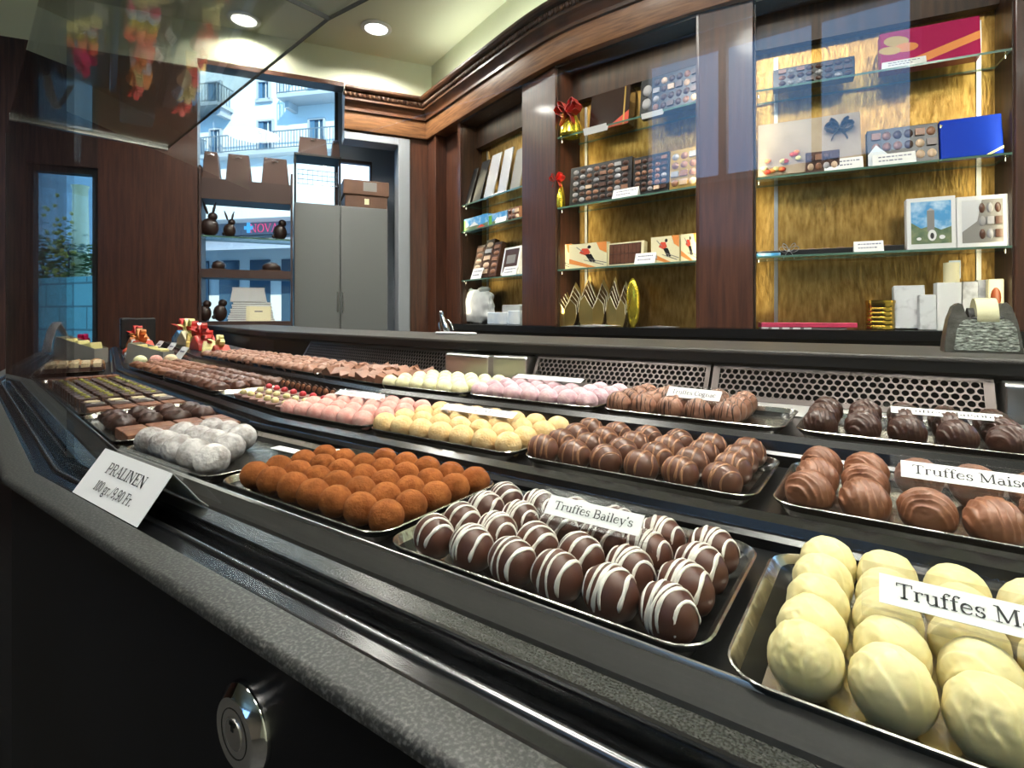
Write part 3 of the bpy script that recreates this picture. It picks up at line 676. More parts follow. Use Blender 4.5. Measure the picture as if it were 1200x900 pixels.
# dark seams: where the top panes meet, and along the top's rear edge
mb = MB(); mb.rings([[WK(0, PIV[0]+v*TT+du, v, h) for v, h in ((.179,GT-.0005),(.468,GT-.0005),(.468,GT+.0065),(.179,GT+.0065))] for du in (-.0004,.0004)])
mb.build('top_seam', M['seal'], gg)
mb = MB(); sweep_counter(mb, [(.468,GT),(.4690,GT),(.4690,GT+.006),(.468,GT+.006)], 1.0, GE, k0=0, k1=1); mb.build('edge_strip', M['seal'], gg)
mb = MB(); mb.rings([[WK(1, -1.687, v, h) for v, h in fp], [WK(1, -1.695, v, h) for v, h in fp]]); mb.build('corner_seal', M['seal'], gg)
mb = MB(); mb.rings([[WK(1, GE+x, v, h) for v, h in ((.179,GT-.004),(.468,GT-.004),(.468,GT+.010),(.179,GT+.010))] for x in (0,-.012)]); mb.build('end_rail', M['steel'], gg)

# ------------------------------------------------------------------ trays
def rrect(w, d, r, n=5):
    pts = []
    for cx, cy, a in ((w/2-r, d/2-r, 0), (-w/2+r, d/2-r, 90), (-w/2+r, -d/2+r, 180), (w/2-r, -d/2+r, 270)):
        for i in range(n+1):
            q = R(a+90*i/n); pts.append((cx+r*math.cos(q), cy+r*math.sin(q)))
    return pts
def tray(k_, u0, u1, v0, v1, h, label, crumbs=False):
    w, d = u1-u0, v1-v0
    lev = [(-.0145,.0,1),(-.0035,.0072,1),(-.0010,.0098,1),(0,.0108,0),(-.0012,.0112,0),(-.0028,.0100,0),(-.0075,.0028,0),(-.0100,.0010,0)]
    mb = MB(); rs = []
    for ins, z, m_ in lev:
        rs.append([(x, y, z) for x, y in rrect(w+2*ins, d+2*ins*.42, max(.018+ins, .006))])
    n = len(rs[0])
    mb.rings(rs, True, True)
    mb.m = [1]*(2*n)+[0]*(len(mb.m)-2*n-2)+[1, 0]
    o = mb.build('chocolate_tray', [M['foil'], M['tray_out']], loc=WK(k_, (u0+u1)/2, (v0+v1)/2, h), rotz=-TH*k_, smooth=45)
    return tag(o, label, 'tray', 'silver chocolate trays in the display counter')
H1, H2, H3 = -.1503, -.1393, -.1193            # what the three rows of trays stand on
T1 = {'frost': (0,-.662,-.474), 'cocoa': (0,-.466,-.2595), 'bailey': (0,-.2515,-.0625), 'cream': (0,-.0535,.142)}

# ------------------------------------------------------------------ chocolates
def nz(p, s, o=0): return noise.noise(Vector((p.x*s+o, p.y*s+o*1.7, p.z*s-o)))
def rough_ball(r, seed, amp=.03, flat=.0, nu=28, nv=18, squash=.97):
    mb = MB()
    def fn(p):
        q = 1+amp*nz(p, 1.6, seed)+amp*.5*nz(p, 5, seed+3)
        seam = math.exp(-((p.z+.25+.12*nz(p,1.2,seed+9))/.045)**2)
        return q-.022*seam
    mb.ball((0,0,r*squash*.985), r, r, r*squash, nu, nv, fn); return mb
def egg(rx, ry, rz, seed, amp=.02, nu=36, nv=24):
    mb = MB()
    def fn(p):
        q = 1+amp*nz(p, 1.4, seed)
        if p.z < -.55: q *= 1-.10*(-.55-p.z)/.45+.05*abs(nz(p, 3, seed+5))
        return q
    mb.ball((0,0,rz*.96), rx, ry, rz, nu, nv, fn); return mb
def swirl(rx, ry, rz, seed, amp=.10, nr=3.2, ang=25, nu=112, nv=64):
    """a hand rolled truffle: overlapping finger strokes curve over the top, with small folds and a foot"""
    mb = MB(); ca, sa = math.cos(R(ang)), math.sin(R(ang))
    def fn(p):
        a = p.x*ca+p.y*sa; b = -p.x*sa+p.y*ca
        ph = a*nr+.55*b*b+.32*b+.42*nz(p, 1.5, seed)+.45*p.z+seed*.37
        f = ph-math.floor(ph)
        st = f**1.7 if f < .86 else (1-f)/.14*.77
        up = max(0, min(1, (p.z+.30)/.5))
        msk = .55+.75*max(-.4, nz(p, 1.4, seed+7))
        q = 1+.045*nz(p, 1.2, seed+2)-amp*.9*up*msk+amp*1.5*st*up*msk
        q += .03*max(0, nz(p, 5.5, seed+4))*up+amp*.10*math.sin(9*a*nr/3.2+3*nz(p,2,seed+1))*up*msk
        if p.z < -.72: q *= 1+.10*(1+nz(p, 3, seed+5))*(-.72-p.z)/.28
        return q
    mb.ball((0,0,rz*.97), rx, ry, rz, nu, nv, fn); return mb
def drizzle(rx, ry, rz, seed, n=4, r=.0009, ang=0, double=False, amp=.1, low=-28):
    rnd = random.Random(seed); mb = MB(); mb.xf = Matrix.Rotation(R(ang), 4, 'Z')
    xs = [-.86+1.72*(i+.5)/n for i in range(n)]
    for x in xs:
        x += rnd.uniform(-.09,.09); tw = rnd.uniform(-.22,.22); wv = rnd.uniform(0,6); a0 = low+rnd.uniform(-6,22); a1 = 180-low-rnd.uniform(-4,22)
        rr = r*rnd.uniform(.7,1.35); pts = []; ups = []; rad = []
        for i in range(17):
            q = R(a0+(a1-a0)*i/16); xx = max(-.93, min(.93, x+tw*math.cos(q)+.05*math.sin(2.2*q+wv)))
            c = math.sqrt(1-xx*xx); p = Vector((xx*rx, -math.cos(q)*c*ry, math.sin(q)*c*rz))
            nn = Vector((p.x/rx**2, p.y/ry**2, p.z/rz**2)).normalized()
            pts.append(p*1.004+Vector((0,0,rz*.96))); ups.append(nn); rad.append(rr*(.45 if i in (0,16) else 1)*(1+.2*math.sin(i*1.3+wv)))
        mb.tube(pts, rad, 7, flat=.45, up=ups)
    mb.xf = None; return mb

VAR = {}
def spawn(kind, nvar, make, name, loc, rot, label, cat, group, scale=1.0):
    i = random.randrange(nvar); key = (kind, i)
    if key not in VAR:
        o = make(i); VAR[key] = o; KIDS[o.name] = list(o.children)
        o.location = loc; o.rotation_euler = rot; o.scale = (scale,)*3
        return tag(o, label, cat, group)
    return dup(VAR[key], loc, rot, label, group, (scale,)*3)
ORD = ['first','second','third','fourth','fifth','sixth','seventh','eighth','ninth','tenth']
def rowname(j, n): return 'front' if j == 0 else ('back' if j == n-1 else ORD[j])
def grid(kind, nvar, make, name, cat, group, desc, k_, us, vs, h, skip=(), ju=.0006, jv=.0006, yaw=None, only=None, stag=0.0, sj=.02):
    for j, v in enumerate(vs):
        n = 0
        for i, u in enumerate(us):
            if (i, j) in skip: continue
            n += 1
            uu = u+random.uniform(-ju, ju)+(stag if j % 2 else 0); vv = v+random.uniform(-jv, jv)
            z = (random.uniform(0, 6.28) if yaw is None else R(random.gauss(*yaw)))-TH*k_
            lab = f"{desc}, {ORD[n-1]} from left in the {rowname(j, len(vs))} row"
            spawn(kind, nvar, make, name, WK(k_, uu, vv, h), (0,0,z), lab, cat, group, random.uniform(1-sj, 1))
def lin(a, b, n): return [a+(b-a)*i/(n-1) for i in range(n)]
Z1, Z2, Z3 = H1+.0012, H2+.0012, H3+.0012
def mk(name, mbf, m, drz=None):
    def f(i):
        o = mbf(i).build(name, m, smooth=180)
        if drz:
            d, dm = drz
            d(i).build('drizzle', dm, o, smooth=180)
        return o
    return f

# row 1 trays and chocolates
tray(0, -.662, -.474, .2225, .350, H1, 'silver tray of sugar dusted white truffles beside the price card')
tray(0, -.466, -.2605, .2255, .3600, H1, 'silver tray full of orange brown cocoa truffles in the front row')
tray(0, -.2545, -.0590, .2225, .350, H1, 'silver tray of white striped brown truffles in the front row')
tray(0, -.0525, .146, .2165, .350, H1, 'silver tray of cream white truffles in the front row')
grid('frost', 3, mk('sugar_dusted_truffle', lambda i: rough_ball(.0156, 11+i*7, .05), M['frost']), 'sugar_dusted_truffle', 'chocolate', 'sugar dusted truffles', 'pale sugar dusted truffle',
     0, lin(-.644,-.512,5), [.246,.278,.309], Z1, skip={(4,1),(3,2),(4,2)}, ju=.002, jv=.0012)
grid('cocoa', 4, mk('cocoa_truffle', lambda i: rough_ball(.0123, 3+i*5, .035, nu=40, nv=26), M['cocoa']), 'cocoa_truffle', 'chocolate', 'cocoa truffles', 'orange brown cocoa truffle',
     0, lin(-.4430,-.2760,7), lin(.2475,.3435,5), Z1, skip={(0,4),(1,4)}, ju=.0008, jv=.0006, stag=-.002)
grid('bailey', 4, mk('white_striped_truffle', lambda i: egg(.0145,.0125,.0137, 20+i*3), M['bailey'], (lambda i: drizzle(.0145,.0125,.0137, 50+i, n=4+i%2, r=.00095, ang=-10+i*7), M['icing'])),
     'white_striped_truffle', 'chocolate', 'white striped truffles', 'brown truffle with white icing stripes',
     0, lin(-.2255,-.0800,6), lin(.2400,.3165,4), Z1, yaw=(-14, 10), ju=.0007)
grid('cream', 4, mk('white_chocolate_truffle', lambda i: swirl(.0132,.0140,.0145, 31+i*4, amp=.045, nr=1.9, ang=62+i*12), M['white_c']), 'white_chocolate_truffle', 'chocolate', 'white chocolate truffles', 'cream white chocolate truffle',
     0, lin(-.0240,.0840,5), lin(.2365,.3330,5), Z1, yaw=(-40, 16), skip={(3,0),(4,0),(4,1),(4,2)})
# row 2
tray(0, -.672, -.494, .4025, .530, H2, 'silver tray of pink powdered truffles in the middle row')
tray(0, -.4865, -.2815, .4025, .530, H2, 'silver tray of yellow powdered truffles in the middle row')
tray(0, -.2735, -.0720, .4025, .530, H2, 'silver tray of brown truffles with milk stripes in the middle row')
tray(0, -.0635, .135, .4025, .530, H2, 'silver tray of ridged milk chocolate truffles in the middle row')
grid('pink', 3, mk('pink_truffle', lambda i: rough_ball(.0132, 41+i*5, .03), M['pink']), 'pink_truffle', 'chocolate', 'pink truffles', 'pink powdered truffle',
     0, lin(-.657,-.509,6), lin(.417,.517,4), Z2, jv=.0012, stag=.001)
grid('yellow', 3, mk('yellow_truffle', lambda i: rough_ball(.0135, 61+i*5, .03), M['yellow']), 'yellow_truffle', 'chocolate', 'yellow truffles', 'yellow powdered truffle',
     0, lin(-.4720,-.2965,7), lin(.4185,.5165,4), Z2, jv=.0012, stag=-.001)
grid('choc', 4, mk('milk_striped_truffle', lambda i: egg(.0152,.0136,.0143, 80+i*3), M['choc'], (lambda i: drizzle(.0152,.0136,.0143, 90+i, n=4, r=.0010, ang=-5+i*6), M['icing_m'])),
     'milk_striped_truffle', 'chocolate', 'milk striped truffles', 'brown truffle with milk coloured stripes', 0, lin(-.2560,-.0985,6), lin(.4185,.5165,4), Z2, yaw=(-18, 10), jv=.001)
grid('milk', 4, mk('ridged_milk_truffle', lambda i: swirl(.0150,.0172,.0152, 101+i*4, amp=.15, nr=3.6, ang=8+i*15), M['milk']), 'ridged_milk_truffle', 'chocolate', 'ridged milk chocolate truffles', 'ridged milk chocolate truffle',
     0, [-.0405,-.0090,.0240,.0560,.0880], [.4215,.4640,.5060], Z2, yaw=(18, 12), skip={(4,0),(2,1),(3,1)}, ju=.0006)
# row 3
tray(0, -.655, -.482, .567, .692, H3, 'silver tray of pale yellow truffles in the rear row')
tray(0, -.475, -.278, .567, .692, H3, 'silver tray of lilac truffles in the rear row')
tray(0, -.270, -.076, .567, .692, H3, 'silver tray of dark striped milk truffles in the rear row')
tray(0, -.068, .132, .567, .692, H3, 'silver tray of ridged dark truffles in the rear row')
grid('pale', 3, mk('pale_yellow_truffle', lambda i: rough_ball(.0128, 121+i*5, .03), M['pale']), 'pale_yellow_truffle', 'chocolate', 'pale yellow truffles', 'pale yellow powdered truffle',
     0, lin(-.640,-.497,6), lin(.581,.677,4), Z3, jv=.001)
grid('lilac', 3, mk('lilac_truffle', lambda i: rough_ball(.0135, 141+i*5, .03), M['lilac']), 'lilac_truffle', 'chocolate', 'lilac truffles', 'lilac powdered truffle',
     0, lin(-.4600,-.2935,7), lin(.583,.677,4), Z3, jv=.0012, skip={(3,3),(4,3)})
grid('milkd', 4, mk('dark_striped_truffle', lambda i: swirl(.0145,.0135,.0150, 161+i*3, amp=.055, nr=2.6), M['milk_p'], (lambda i: drizzle(.0145,.0135,.0150, 170+i, n=7, r=.00055, ang=-4+i*7), M['icing_d'])),
     'dark_striped_truffle', 'chocolate', 'dark striped milk truffles', 'milk truffle with thin dark stripes', 0, lin(-.2525,-.1020,6)[:5], lin(.583,.675,4), Z3, yaw=(-15, 10), skip={(2,3)}, ju=.0008)
grid('darkm', 4, mk('ridged_dark_truffle', lambda i: swirl(.0146,.0165,.0152, 181+i*4, amp=.15, nr=3.7, ang=8+i*14), M['dark']), 'ridged_dark_truffle', 'chocolate', 'ridged dark truffles', 'ridged dark chocolate truffle',
     0, lin(-.0475,.0865,5), [.5855,.628,.670], Z3, yaw=(15, 14))

# ------------------------------------------------------------------ name tags standing in the trays
def name_tag(k_, u, v, h, w, ht, text, tilt, label, yaw=0.0, fill=.84, sx=1.0, margin=.006):
    t_ = thing('name_tag', label, 'name tag', WK(k_, u, v, h), R(yaw)-TH*k_, 'name tags in the trays', -R(tilt))
    mb = MB(); mb.box(-w/2-margin, w/2+margin, .0, .0012, -ht/2-margin*.45, ht/2+margin*.75)
    mb.box(-w/2-margin, w/2+margin, .0012, .010, -ht/2-margin*.45, -ht/2-margin*.45+.0012)
    mb.build('clear_holder', M['acrylic'], t_)
    mb = MB(); mb.box(-w/2, w/2, -.0004, -.0001, -ht/2, ht/2); mb.build('paper', M['paper'], t_)
    _, wd = lettering(text, 1.0); size = min(w*fill/wd, ht*.74)
    l, _ = lettering(text, size, sx=w*fill/(wd*size) if w*fill/(wd*size) < 1.25 else 1.25)
    o = l.build('lettering', M['ink'], t_); o.location = (0, -.0007, -size*.30)
    return t_
name_tag(0, -.1375, .2790, -.1155, .060, .0125, "Truffes Bailey's", 48, 'tag reading Truffes Bailey\'s over the white striped truffles')
name_tag(0, .0335, .2680, -.1130, .068, .0125, "Truffes Maison", 50, 'tag reading Truffes Maison over the cream white truffles')
name_tag(0, .0505, .4560, -.1060, .078, .0135, "Truffes Maison", 48, 'tag reading Truffes Maison over the ridged milk chocolate truffles')
name_tag(0, -.3850, .4830, -.1110, .105, .0120, "Truffes au Maroni", 66, 'white tag lying on the yellow powdered truffles')
name_tag(0, -.6050, .4900, -.1115, .095, .0120, "Truffes Himbeer", 68, 'white tag lying on the pink powdered truffles')
name_tag(0, -.3900, .6500, -.0895, .110, .0120, "Truffes Cassis", 70, 'white tag lying on the lilac powdered truffles')
name_tag(0, -.1730, .6060, -.0880, .062, .0130, "Truffes Cognac", 38, 'tilted tag among the milk truffles with thin dark stripes', yaw=-9)
name_tag(0, .0480, .6250, -.0900, .080, .0110, "Truffes Maison", 66, 'tag reading Truffes Maison over the ridged dark truffles')
o = thing('paper_strip', 'white paper strip lying flat at the back of the sugar dusted truffle tray', 'paper strip', WK(0, -.520, .333, Z1+.003), R(2))
mb = MB(); mb.box(-.032,.032,-.006,.006,0,.0006); mb.build('strip', M['paper'], o)

# folded price card on the outer ledge
pc = thing('price_card', 'folded white card with the praline price on the granite ledge', 'price card', W(-.4985, .1555, -.150), 0)
rise, run, wd = .0325, .0235, .132
tl = math.atan2(run, rise); fl = math.hypot(run, rise)
mb = MB()
mb.add([(-wd/2,0,0),(wd/2,0,0),(wd/2,run,rise),(-wd/2,run,rise),(-wd/2,.0006,0),(wd/2,.0006,0),(wd/2,run,rise-.0008),(-wd/2,run,rise-.0008)],
       [(0,1,2,3),(7,6,5,4),(0,4,5,1),(1,5,6,2),(3,7,4,0),(2,6,7,3)])
mb.build('front_flap', M['paper'], pc)
mb = MB()
mb.ribbon([(0,run,rise-.0004),(0,run+.010,rise*.60),(0,run+.019,rise*.22),(0,run+.0255,.0006)], (wd,0,0), .0005)
mb.build('rear_flap', M['paper'], pc)
for txt, s, zz, sx in (('PRALINEN', .0125, .57, .88), ('100 gr./9,90 Fr.', .0112, .22, .80)):
    l, wdt = lettering(txt, s, sx=.074/(lettering(txt, s)[1]))
    o = l.build('lettering', M['ink'], pc); o.rotation_euler.x = -tl
    zz *= fl; o.location = (.002, zz*math.sin(tl)-.0005, zz*math.cos(tl)+.0003)

# ------------------------------------------------------------------ further along the counter: small pralines
def rbox_mb(w, d, h, top=None):
    mb = MB(); mb.box(-w/2, w/2, -d/2, d/2, 0, h); return mb
def mkbox(name, w, d, h, m, extra=None, bev=.0012):
    def f(i):
        o = rbox_mb(w, d, h).build(name, m, bevel=bev, bseg=2)
        if extra: extra(o, i)
        return o
    return f
def dot_on(r, z, m, nm):
    def f(o, i):
        mb = MB(); mb.ball((.001, 0, z), r, r, r*.7, 8, 6); mb.build(nm, m, o, smooth=180)
    return f
def band_on(w, d, z0, z1, m, nm):
    def f(o, i):
        mb = MB(); mb.box(-w/2, w/2, -d/2, d/2, z0, z1); mb.build(nm, m, o, bevel=.001)
    return f
def rocher(r, seed):
    mb = MB()
    mb.ball((0,0,r*.62), r, r, r*.72, 18, 12, lambda p: 1+.28*nz(p, 2.6, seed)+.16*nz(p, 6, seed+2)); return mb
def arcstripe(o, i):
    mb = MB(); mb.tube([(-.0145,-.009,.001),(-.0145,-.0085,.009),(-.012,-.004,.0135),(-.008,.006,.0135),(.0,.010,.0132)], .0013, 6); mb.build('icing_stripe', M['icing'], o, smooth=180)
TG = 'counter trays further along'
tray(1, -.955, -.727, .2225, .360, H1, 'silver tray of milk chocolate squares and dark pieces behind the sugar dusted truffles')
tray(1, -1.530, -.965, .2225, .360, H1, 'long silver tray of square dark pralines with green dots')
tray(2, -2.05, -1.735, .2225, .360, H1, 'silver tray of nut pralines at the far end of the front row')
grid('tile', 2, mkbox('milk_chocolate_square', .0335, .0285, .0135, M['milk']), 'milk_chocolate_square', 'chocolate', 'milk chocolate squares', 'flat milk chocolate square in the near tray',
     1, [-.7860,-.7505], lin(.250,.342,4), Z1, yaw=(0,1.5))
grid('lump', 3, mk('dark_chocolate_slice', lambda i: rocher(.0155, 7+i*3), M['dark']), 'dark_chocolate_slice', 'chocolate', 'dark chocolate pieces', 'rough dark chocolate piece beside the milk squares',
     1, [-.905,-.872,-.838], lin(.250,.342,4), Z1)
grid('tile2', 2, mkbox('milk_chocolate_bar', .0335, .0285, .0125, M['milk']), 'milk_chocolate_bar', 'chocolate', 'milk chocolate bars', 'milk chocolate bar in the long tray',
     1, [-.992], lin(.250,.342,4), Z1, yaw=(0,1.5))
grid('arc', 2, mkbox('dark_praline', .0290, .0265, .0135, M['dark'], arcstripe), 'dark_praline', 'chocolate', 'dark pralines with a white stripe', 'dark praline with a curved white stripe',
     1, [-1.031], lin(.250,.342,4), Z1, yaw=(0,3))
grid('dark0', 2, mkbox('dark_praline', .0275, .0255, .0130, M['dark'], band_on(.02,.018,.0125,.0145,M['cream'],'cream_top')), 'dark_praline', 'chocolate', 'dark pralines with cream tops', 'dark praline with a pale flat top',
     1, [-1.068], lin(.250,.342,4), Z1, yaw=(0,3))
grid('dotsq', 2, mkbox('pistachio_praline', .0285, .0265, .0150, M['dark'], dot_on(.0045, .0152, M['green'], 'pistachio_dot')), 'pistachio_praline', 'chocolate', 'dark square pralines with green dots', 'dark square praline with a green dot',
     1, lin(-1.425,-1.112,10), lin(.250,.342,4), Z1, yaw=(0,2))
grid('bar', 2, mkbox('long_dark_bar', .0290, .0225, .0150, M['milk'], None), 'long_dark_bar', 'chocolate', 'brown bars before the nut pralines', 'brown chocolate bar before the nut pralines',
     1, [-1.495], lin(.247,.345,5), Z1, yaw=(0,2))
grid('log', 2, mkbox('cream_topped_log', .0340, .0205, .0180, M['dark'], band_on(.029,.0165,.0180,.0290,M['cream'],'cream_top')), 'cream_topped_log', 'chocolate', 'dark logs with cream tops', 'dark chocolate log with a cream top',
     2, [-1.785,-1.832,-1.879], lin(.250,.343,5), Z1, yaw=(0,4))
grid('nut', 3, mk('nut_praline', lambda i: rocher(.0190, 77+i), M['nut']), 'nut_praline', 'chocolate', 'nut topped pralines', 'pale brown nut praline',
     2, [-1.930,-1.980], lin(.252,.340,3), Z1)
# row 2: little cups with sugar dots, leaf chocolates and rochers
tray(1, -.985, -.712, .4025, .530, H2, 'silver tray of little purple brown cups with red and yellow dots')
tray(1, -1.33, -.995, .4025, .530, H2, 'silver tray of rough brown clusters in the middle row')
tray(1, -1.66, -1.34, .4025, .530, H2, 'silver tray of knobbly clusters at the far end of the middle row')
def cup(m, r=.0055):
    def f(i):
        mb = MB(); mb.lathe([(.0105,0),(.0138,.013),(.0128,.0142),(.0005,.0135)], 16); o = mb.build('praline_cup', M['pinkcup'], smooth=40)
        b = MB(); b.ball((0,0,.0165), r, r, r*.9, 10, 8); b.build('sugar_dot', m, o, smooth=180); return o
    return f
grid('cupy', 1, cup(M['white_c']), 'praline_cup', 'chocolate', 'cups with yellow dots', 'purple brown cup with a pale yellow dot', 1, lin(-.905,-.745,6), [.419,.447], Z2, ju=.002)
grid('cupr', 1, cup(M['red']), 'praline_cup', 'chocolate', 'cups with red dots', 'purple brown cup with a red dot', 1, lin(-.945,-.745,7), [.475], Z2, ju=.002)
def leafchoc(i):
    mb = MB(); n = 9; rs = []
    for j in range(n):
        q = j/(n-1); wdt = .0005+.0105*math.sin(math.pi*q)**.8; y = .002*math.sin(q*3)
        rs.append([(-wdt, y-.001, q*.026), (wdt, y-.001, q*.026), (wdt*.6, y+.0025, q*.026), (-wdt*.6, y+.0025, q*.026)])
    mb.rings(rs); o = mb.build('leaf_chocolate', M['dark'], smooth=50)
    b = MB(); b.ball((0,-.0008,.018), .005,.002,.006, 8, 6); b.build('orange_peel_tip', M['milk'], o, smooth=180); return o
grid('leaf', 1, leafchoc, 'leaf_chocolate', 'chocolate', 'leaf shaped chocolates', 'leaf shaped dark chocolate behind the cups', 1, lin(-.955,-.735,12)[:10], [.505], Z2, yaw=(35,4), ju=.001)
grid('roch', 4, mk('chocolate_cluster', lambda i: rocher(.0165, 200+i*7), M['choc']), 'chocolate_cluster', 'chocolate', 'rough brown clusters', 'rough brown chocolate cluster in the middle row',
     1, lin(-1.305,-1.015,8), lin(.420,.513,4), Z2, ju=.002, jv=.002)
grid('rochm', 3, mk('knobbly_cluster', lambda i: rocher(.0165, 240+i*7), M['milk']), 'knobbly_cluster', 'chocolate', 'knobbly milk clusters', 'knobbly milk chocolate cluster at the far end',
     1, lin(-1.635,-1.365,7), lin(.420,.513,4), Z2, ju=.002, jv=.002)
# row 3: broken chocolate
tray(1, -.945, -.735, .567, .692, H3, 'silver tray of broken milk chocolate chunks in the rear row')
tray(1, -1.30, -.955, .567, .692, H3, 'silver tray of brown bark pieces in the rear row')
tray(1, -1.66, -1.31, .567, .692, H3, 'silver tray of mauve brown bark pieces at the far end')
def chunk(i):
    rnd = random.Random(300+i); mb = MB()
    mb.xf = Matrix.Translation((0,0,.010)) @ Matrix.Rotation(rnd.uniform(.3,.7), 4, 'X') @ Matrix.Rotation(rnd.uniform(-.4,.4), 4, 'Y')
    vs = [(x*(1+rnd.uniform(-.25,.15)), y*(1+rnd.uniform(-.25,.15)), z*(1+rnd.uniform(-.3,.2))) for z in (-.008,.008) for y in (-.011,.011) for x in (-.012,.012)]
    mb.add(vs, [(0,2,3,1),(4,5,7,6),(0,1,5,4),(2,6,7,3),(0,4,6,2),(1,3,7,5)]); mb.xf = None
    lo = min(p.z for p in mb.v)
    for p in mb.v: p.z -= lo
    return mb.build('chocolate_chunk', M['milk_p'], bevel=.001)
grid('chunk', 4, chunk, 'chocolate_chunk', 'chocolate', 'broken milk chocolate chunks', 'broken milk chocolate chunk', 1, lin(-.925,-.755,7), lin(.582,.677,4), Z3, ju=.002, jv=.002)
grid('bark', 4, mk('bark_piece', lambda i: rocher(.0165, 330+i*7), M['milk_p']), 'bark_piece', 'chocolate', 'brown bark pieces', 'brown bark piece in the rear row', 1, lin(-1.28,-.975,8), lin(.584,.676,4), Z3, ju=.003, jv=.002)
grid('barkm', 3, mk('mauve_bark_piece', lambda i: rocher(.0165, 360+i*7), M['lilac'] if False else M['milk_p']), 'mauve_bark_piece', 'chocolate', 'mauve brown bark pieces', 'mauve brown bark piece at the far end', 1, lin(-1.64,-1.33,8), lin(.584,.676,4), Z3, ju=.003, jv=.002)

# ------------------------------------------------------------------ gift packs at the far end of the counter
def bow(mb, c, s, w, mi=None, tails=True, seed=0):
    rnd = random.Random(seed); c = Vector(c)
    for sg in (-1, 1):
        for lift in (.25, .75):
            pts = []
            for i in range(9):
                q = 2*math.pi*i/8
                r_ = s*(1-math.cos(q))*.5
                pts.append(c+Vector((sg*r_*(1 if lift < .5 else .65), -.10*s-rnd.uniform(0,.02)*s, s*(.35*math.sin(q)+lift*r_/s*.9))))
            mb.ribbon(pts, (0, w, 0), .0008, mi)
        if tails:
            mb.ribbon([c, c+Vector((sg*s*.35,-.003,-s*.45)), c+Vector((sg*s*.55,-.004,-s*.95))], (0, w*.9, 0), .0008, mi)
    mb.ball(tuple(c+Vector((0,-.1*s,0))), s*.16, s*.16, s*.16, 8, 6, None, mi)
def wedge_pack(k_, u, v, h, yaw, label, cm, inner, w=.10, d=.055, ht=.045, tilt=0):
    t_ = thing('praline_carton', label, 'carton', WK(k_, u, v, h), R(yaw)-TH*k_, 'gift cartons at the far end of the counter')
    mb = MB()
    th = .0012
    pr = [(-w/2, 0), (w/2, 0), (w/2, ht*.55), (-w/2+.012, ht)]
    for y in (-d/2, d/2): mb.prism(pr, lambda p, q, y=y: (p[0], y+q, p[1]), -th/2, th/2)
    mb.box(-w/2, w/2, -d/2, d/2, 0, th); mb.add([(-w/2,-d/2,0),(-w/2,d/2,0),(-w/2+.012,d/2,ht),(-w/2+.012,-d/2,ht)], [(0,1,2,3)])
    mb.box(w/2-th, w/2, -d/2, d/2, 0, ht*.55)
    mb.build('carton', cm, t_)
    mb = MB(); rnd = random.Random(int(abs(u)*999))
    for i in range(3):
        x = -w*.28+w*.28*i
        mb.xf = Matrix.Translation((x, 0, ht*.55)) @ Matrix.Rotation(rnd.uniform(-.3,.3), 4, 'Y')
        mb.box(-w*.12, w*.12, -d*.42, d*.42, -ht*.40, ht*.34-.006*i)
    mb.xf = None; mb.build('wrapped_filling', inner, t_, bevel=.003)
    return t_
LG = -.1503
wedge_pack(2, -2.22, .296, LG, 52, 'nearest grey carton with yellow wrapped sweets behind the nut pralines', M['greycard'], M['yellowc'], .135, .055, .085)
wedge_pack(2, -1.95, .464, H2, 52, 'second grey carton standing beside the pale sweet balls', M['greycard'], M['yellowc'], .115, .05, .060)
def wrapped(k_, u, v, h, yaw, label, m1, m2, seed, s=1.0):
    t_ = thing('ribbon_gift', label, 'gift', WK(k_, u, v, h), R(yaw)-TH*k_, 'ribboned gifts at the far end of the counter')
    mb = MB(); w = .055*s
    mb.prism([(-w,0),(w,0),(w*.85,.022*s),(.0,.050*s),(-w*.85,.022*s)], lambda p, q: (p[0], q, p[1]), -.03*s, .03*s); mb.build('wrapping', m1, t_, bevel=.004)
    mb = MB(); bow(mb, (0, -.0, .052*s), .046*s, .016*s, seed=seed); mb.ribbon([(0,0,.052*s),(.03*s,-.01,.066*s),(.06*s,-.02,.060*s),(.085*s,-.02,.074*s)], (0,.013*s,0), .0008); mb.ribbon([(0,0,.052*s),(-.03*s,-.01,.060*s),(-.075*s,-.02,.070*s)], (0,.013*s,0), .0008); mb.build('bow', m2, t_)
    return t_
gifts = [(-2.40,.467,12,'orange foil gift with an orange bow behind the bright foil sweets','redp','orange',1,1.0),
 (-2.53,.467,-8,'pale blue gift with a yellow bow behind the foil sweets','bluepack','yellowc',2,1.0),
 (-2.67,.467,12,'orange foil gift with a red bow before the black box','orange','redrib',3,1.1),
 (-2.33,.63,-10,'gold and grey gift with a red bow at the far end','goldcard','redrib',4,1.1),
 (-2.15,.63,8,'bright red gift with a red bow beyond the bark pieces','redrib','redrib',5,1.05),
 (-2.50,.63,10,'cream gift with a long yellow bow at the far end','creamc','yellowc',6,1.2),
 (-2.67,.63,14,'blue gift with a red bow at the very end of the counter','sky','redrib',8,1.2),
 (-1.80,.63,5,'small red and cream gift nearest the bark pieces','redp','yellowc',10,.7),
 (-1.98,.63,-12,'small yellow gift with a red bow beyond the bark pieces','yellowc','redrib',11,.8),
 (-2.62,.295,-20,'small magenta gift behind the grey cartons','magenta','magenta',9,.9)]
for u, v, y, lab, m1, m2, sd, s in gifts: wrapped(2, u, v, LG if v < .38 else (H2 if v < .56 else H3), y, lab, M[m1], M[m2], sd, s)
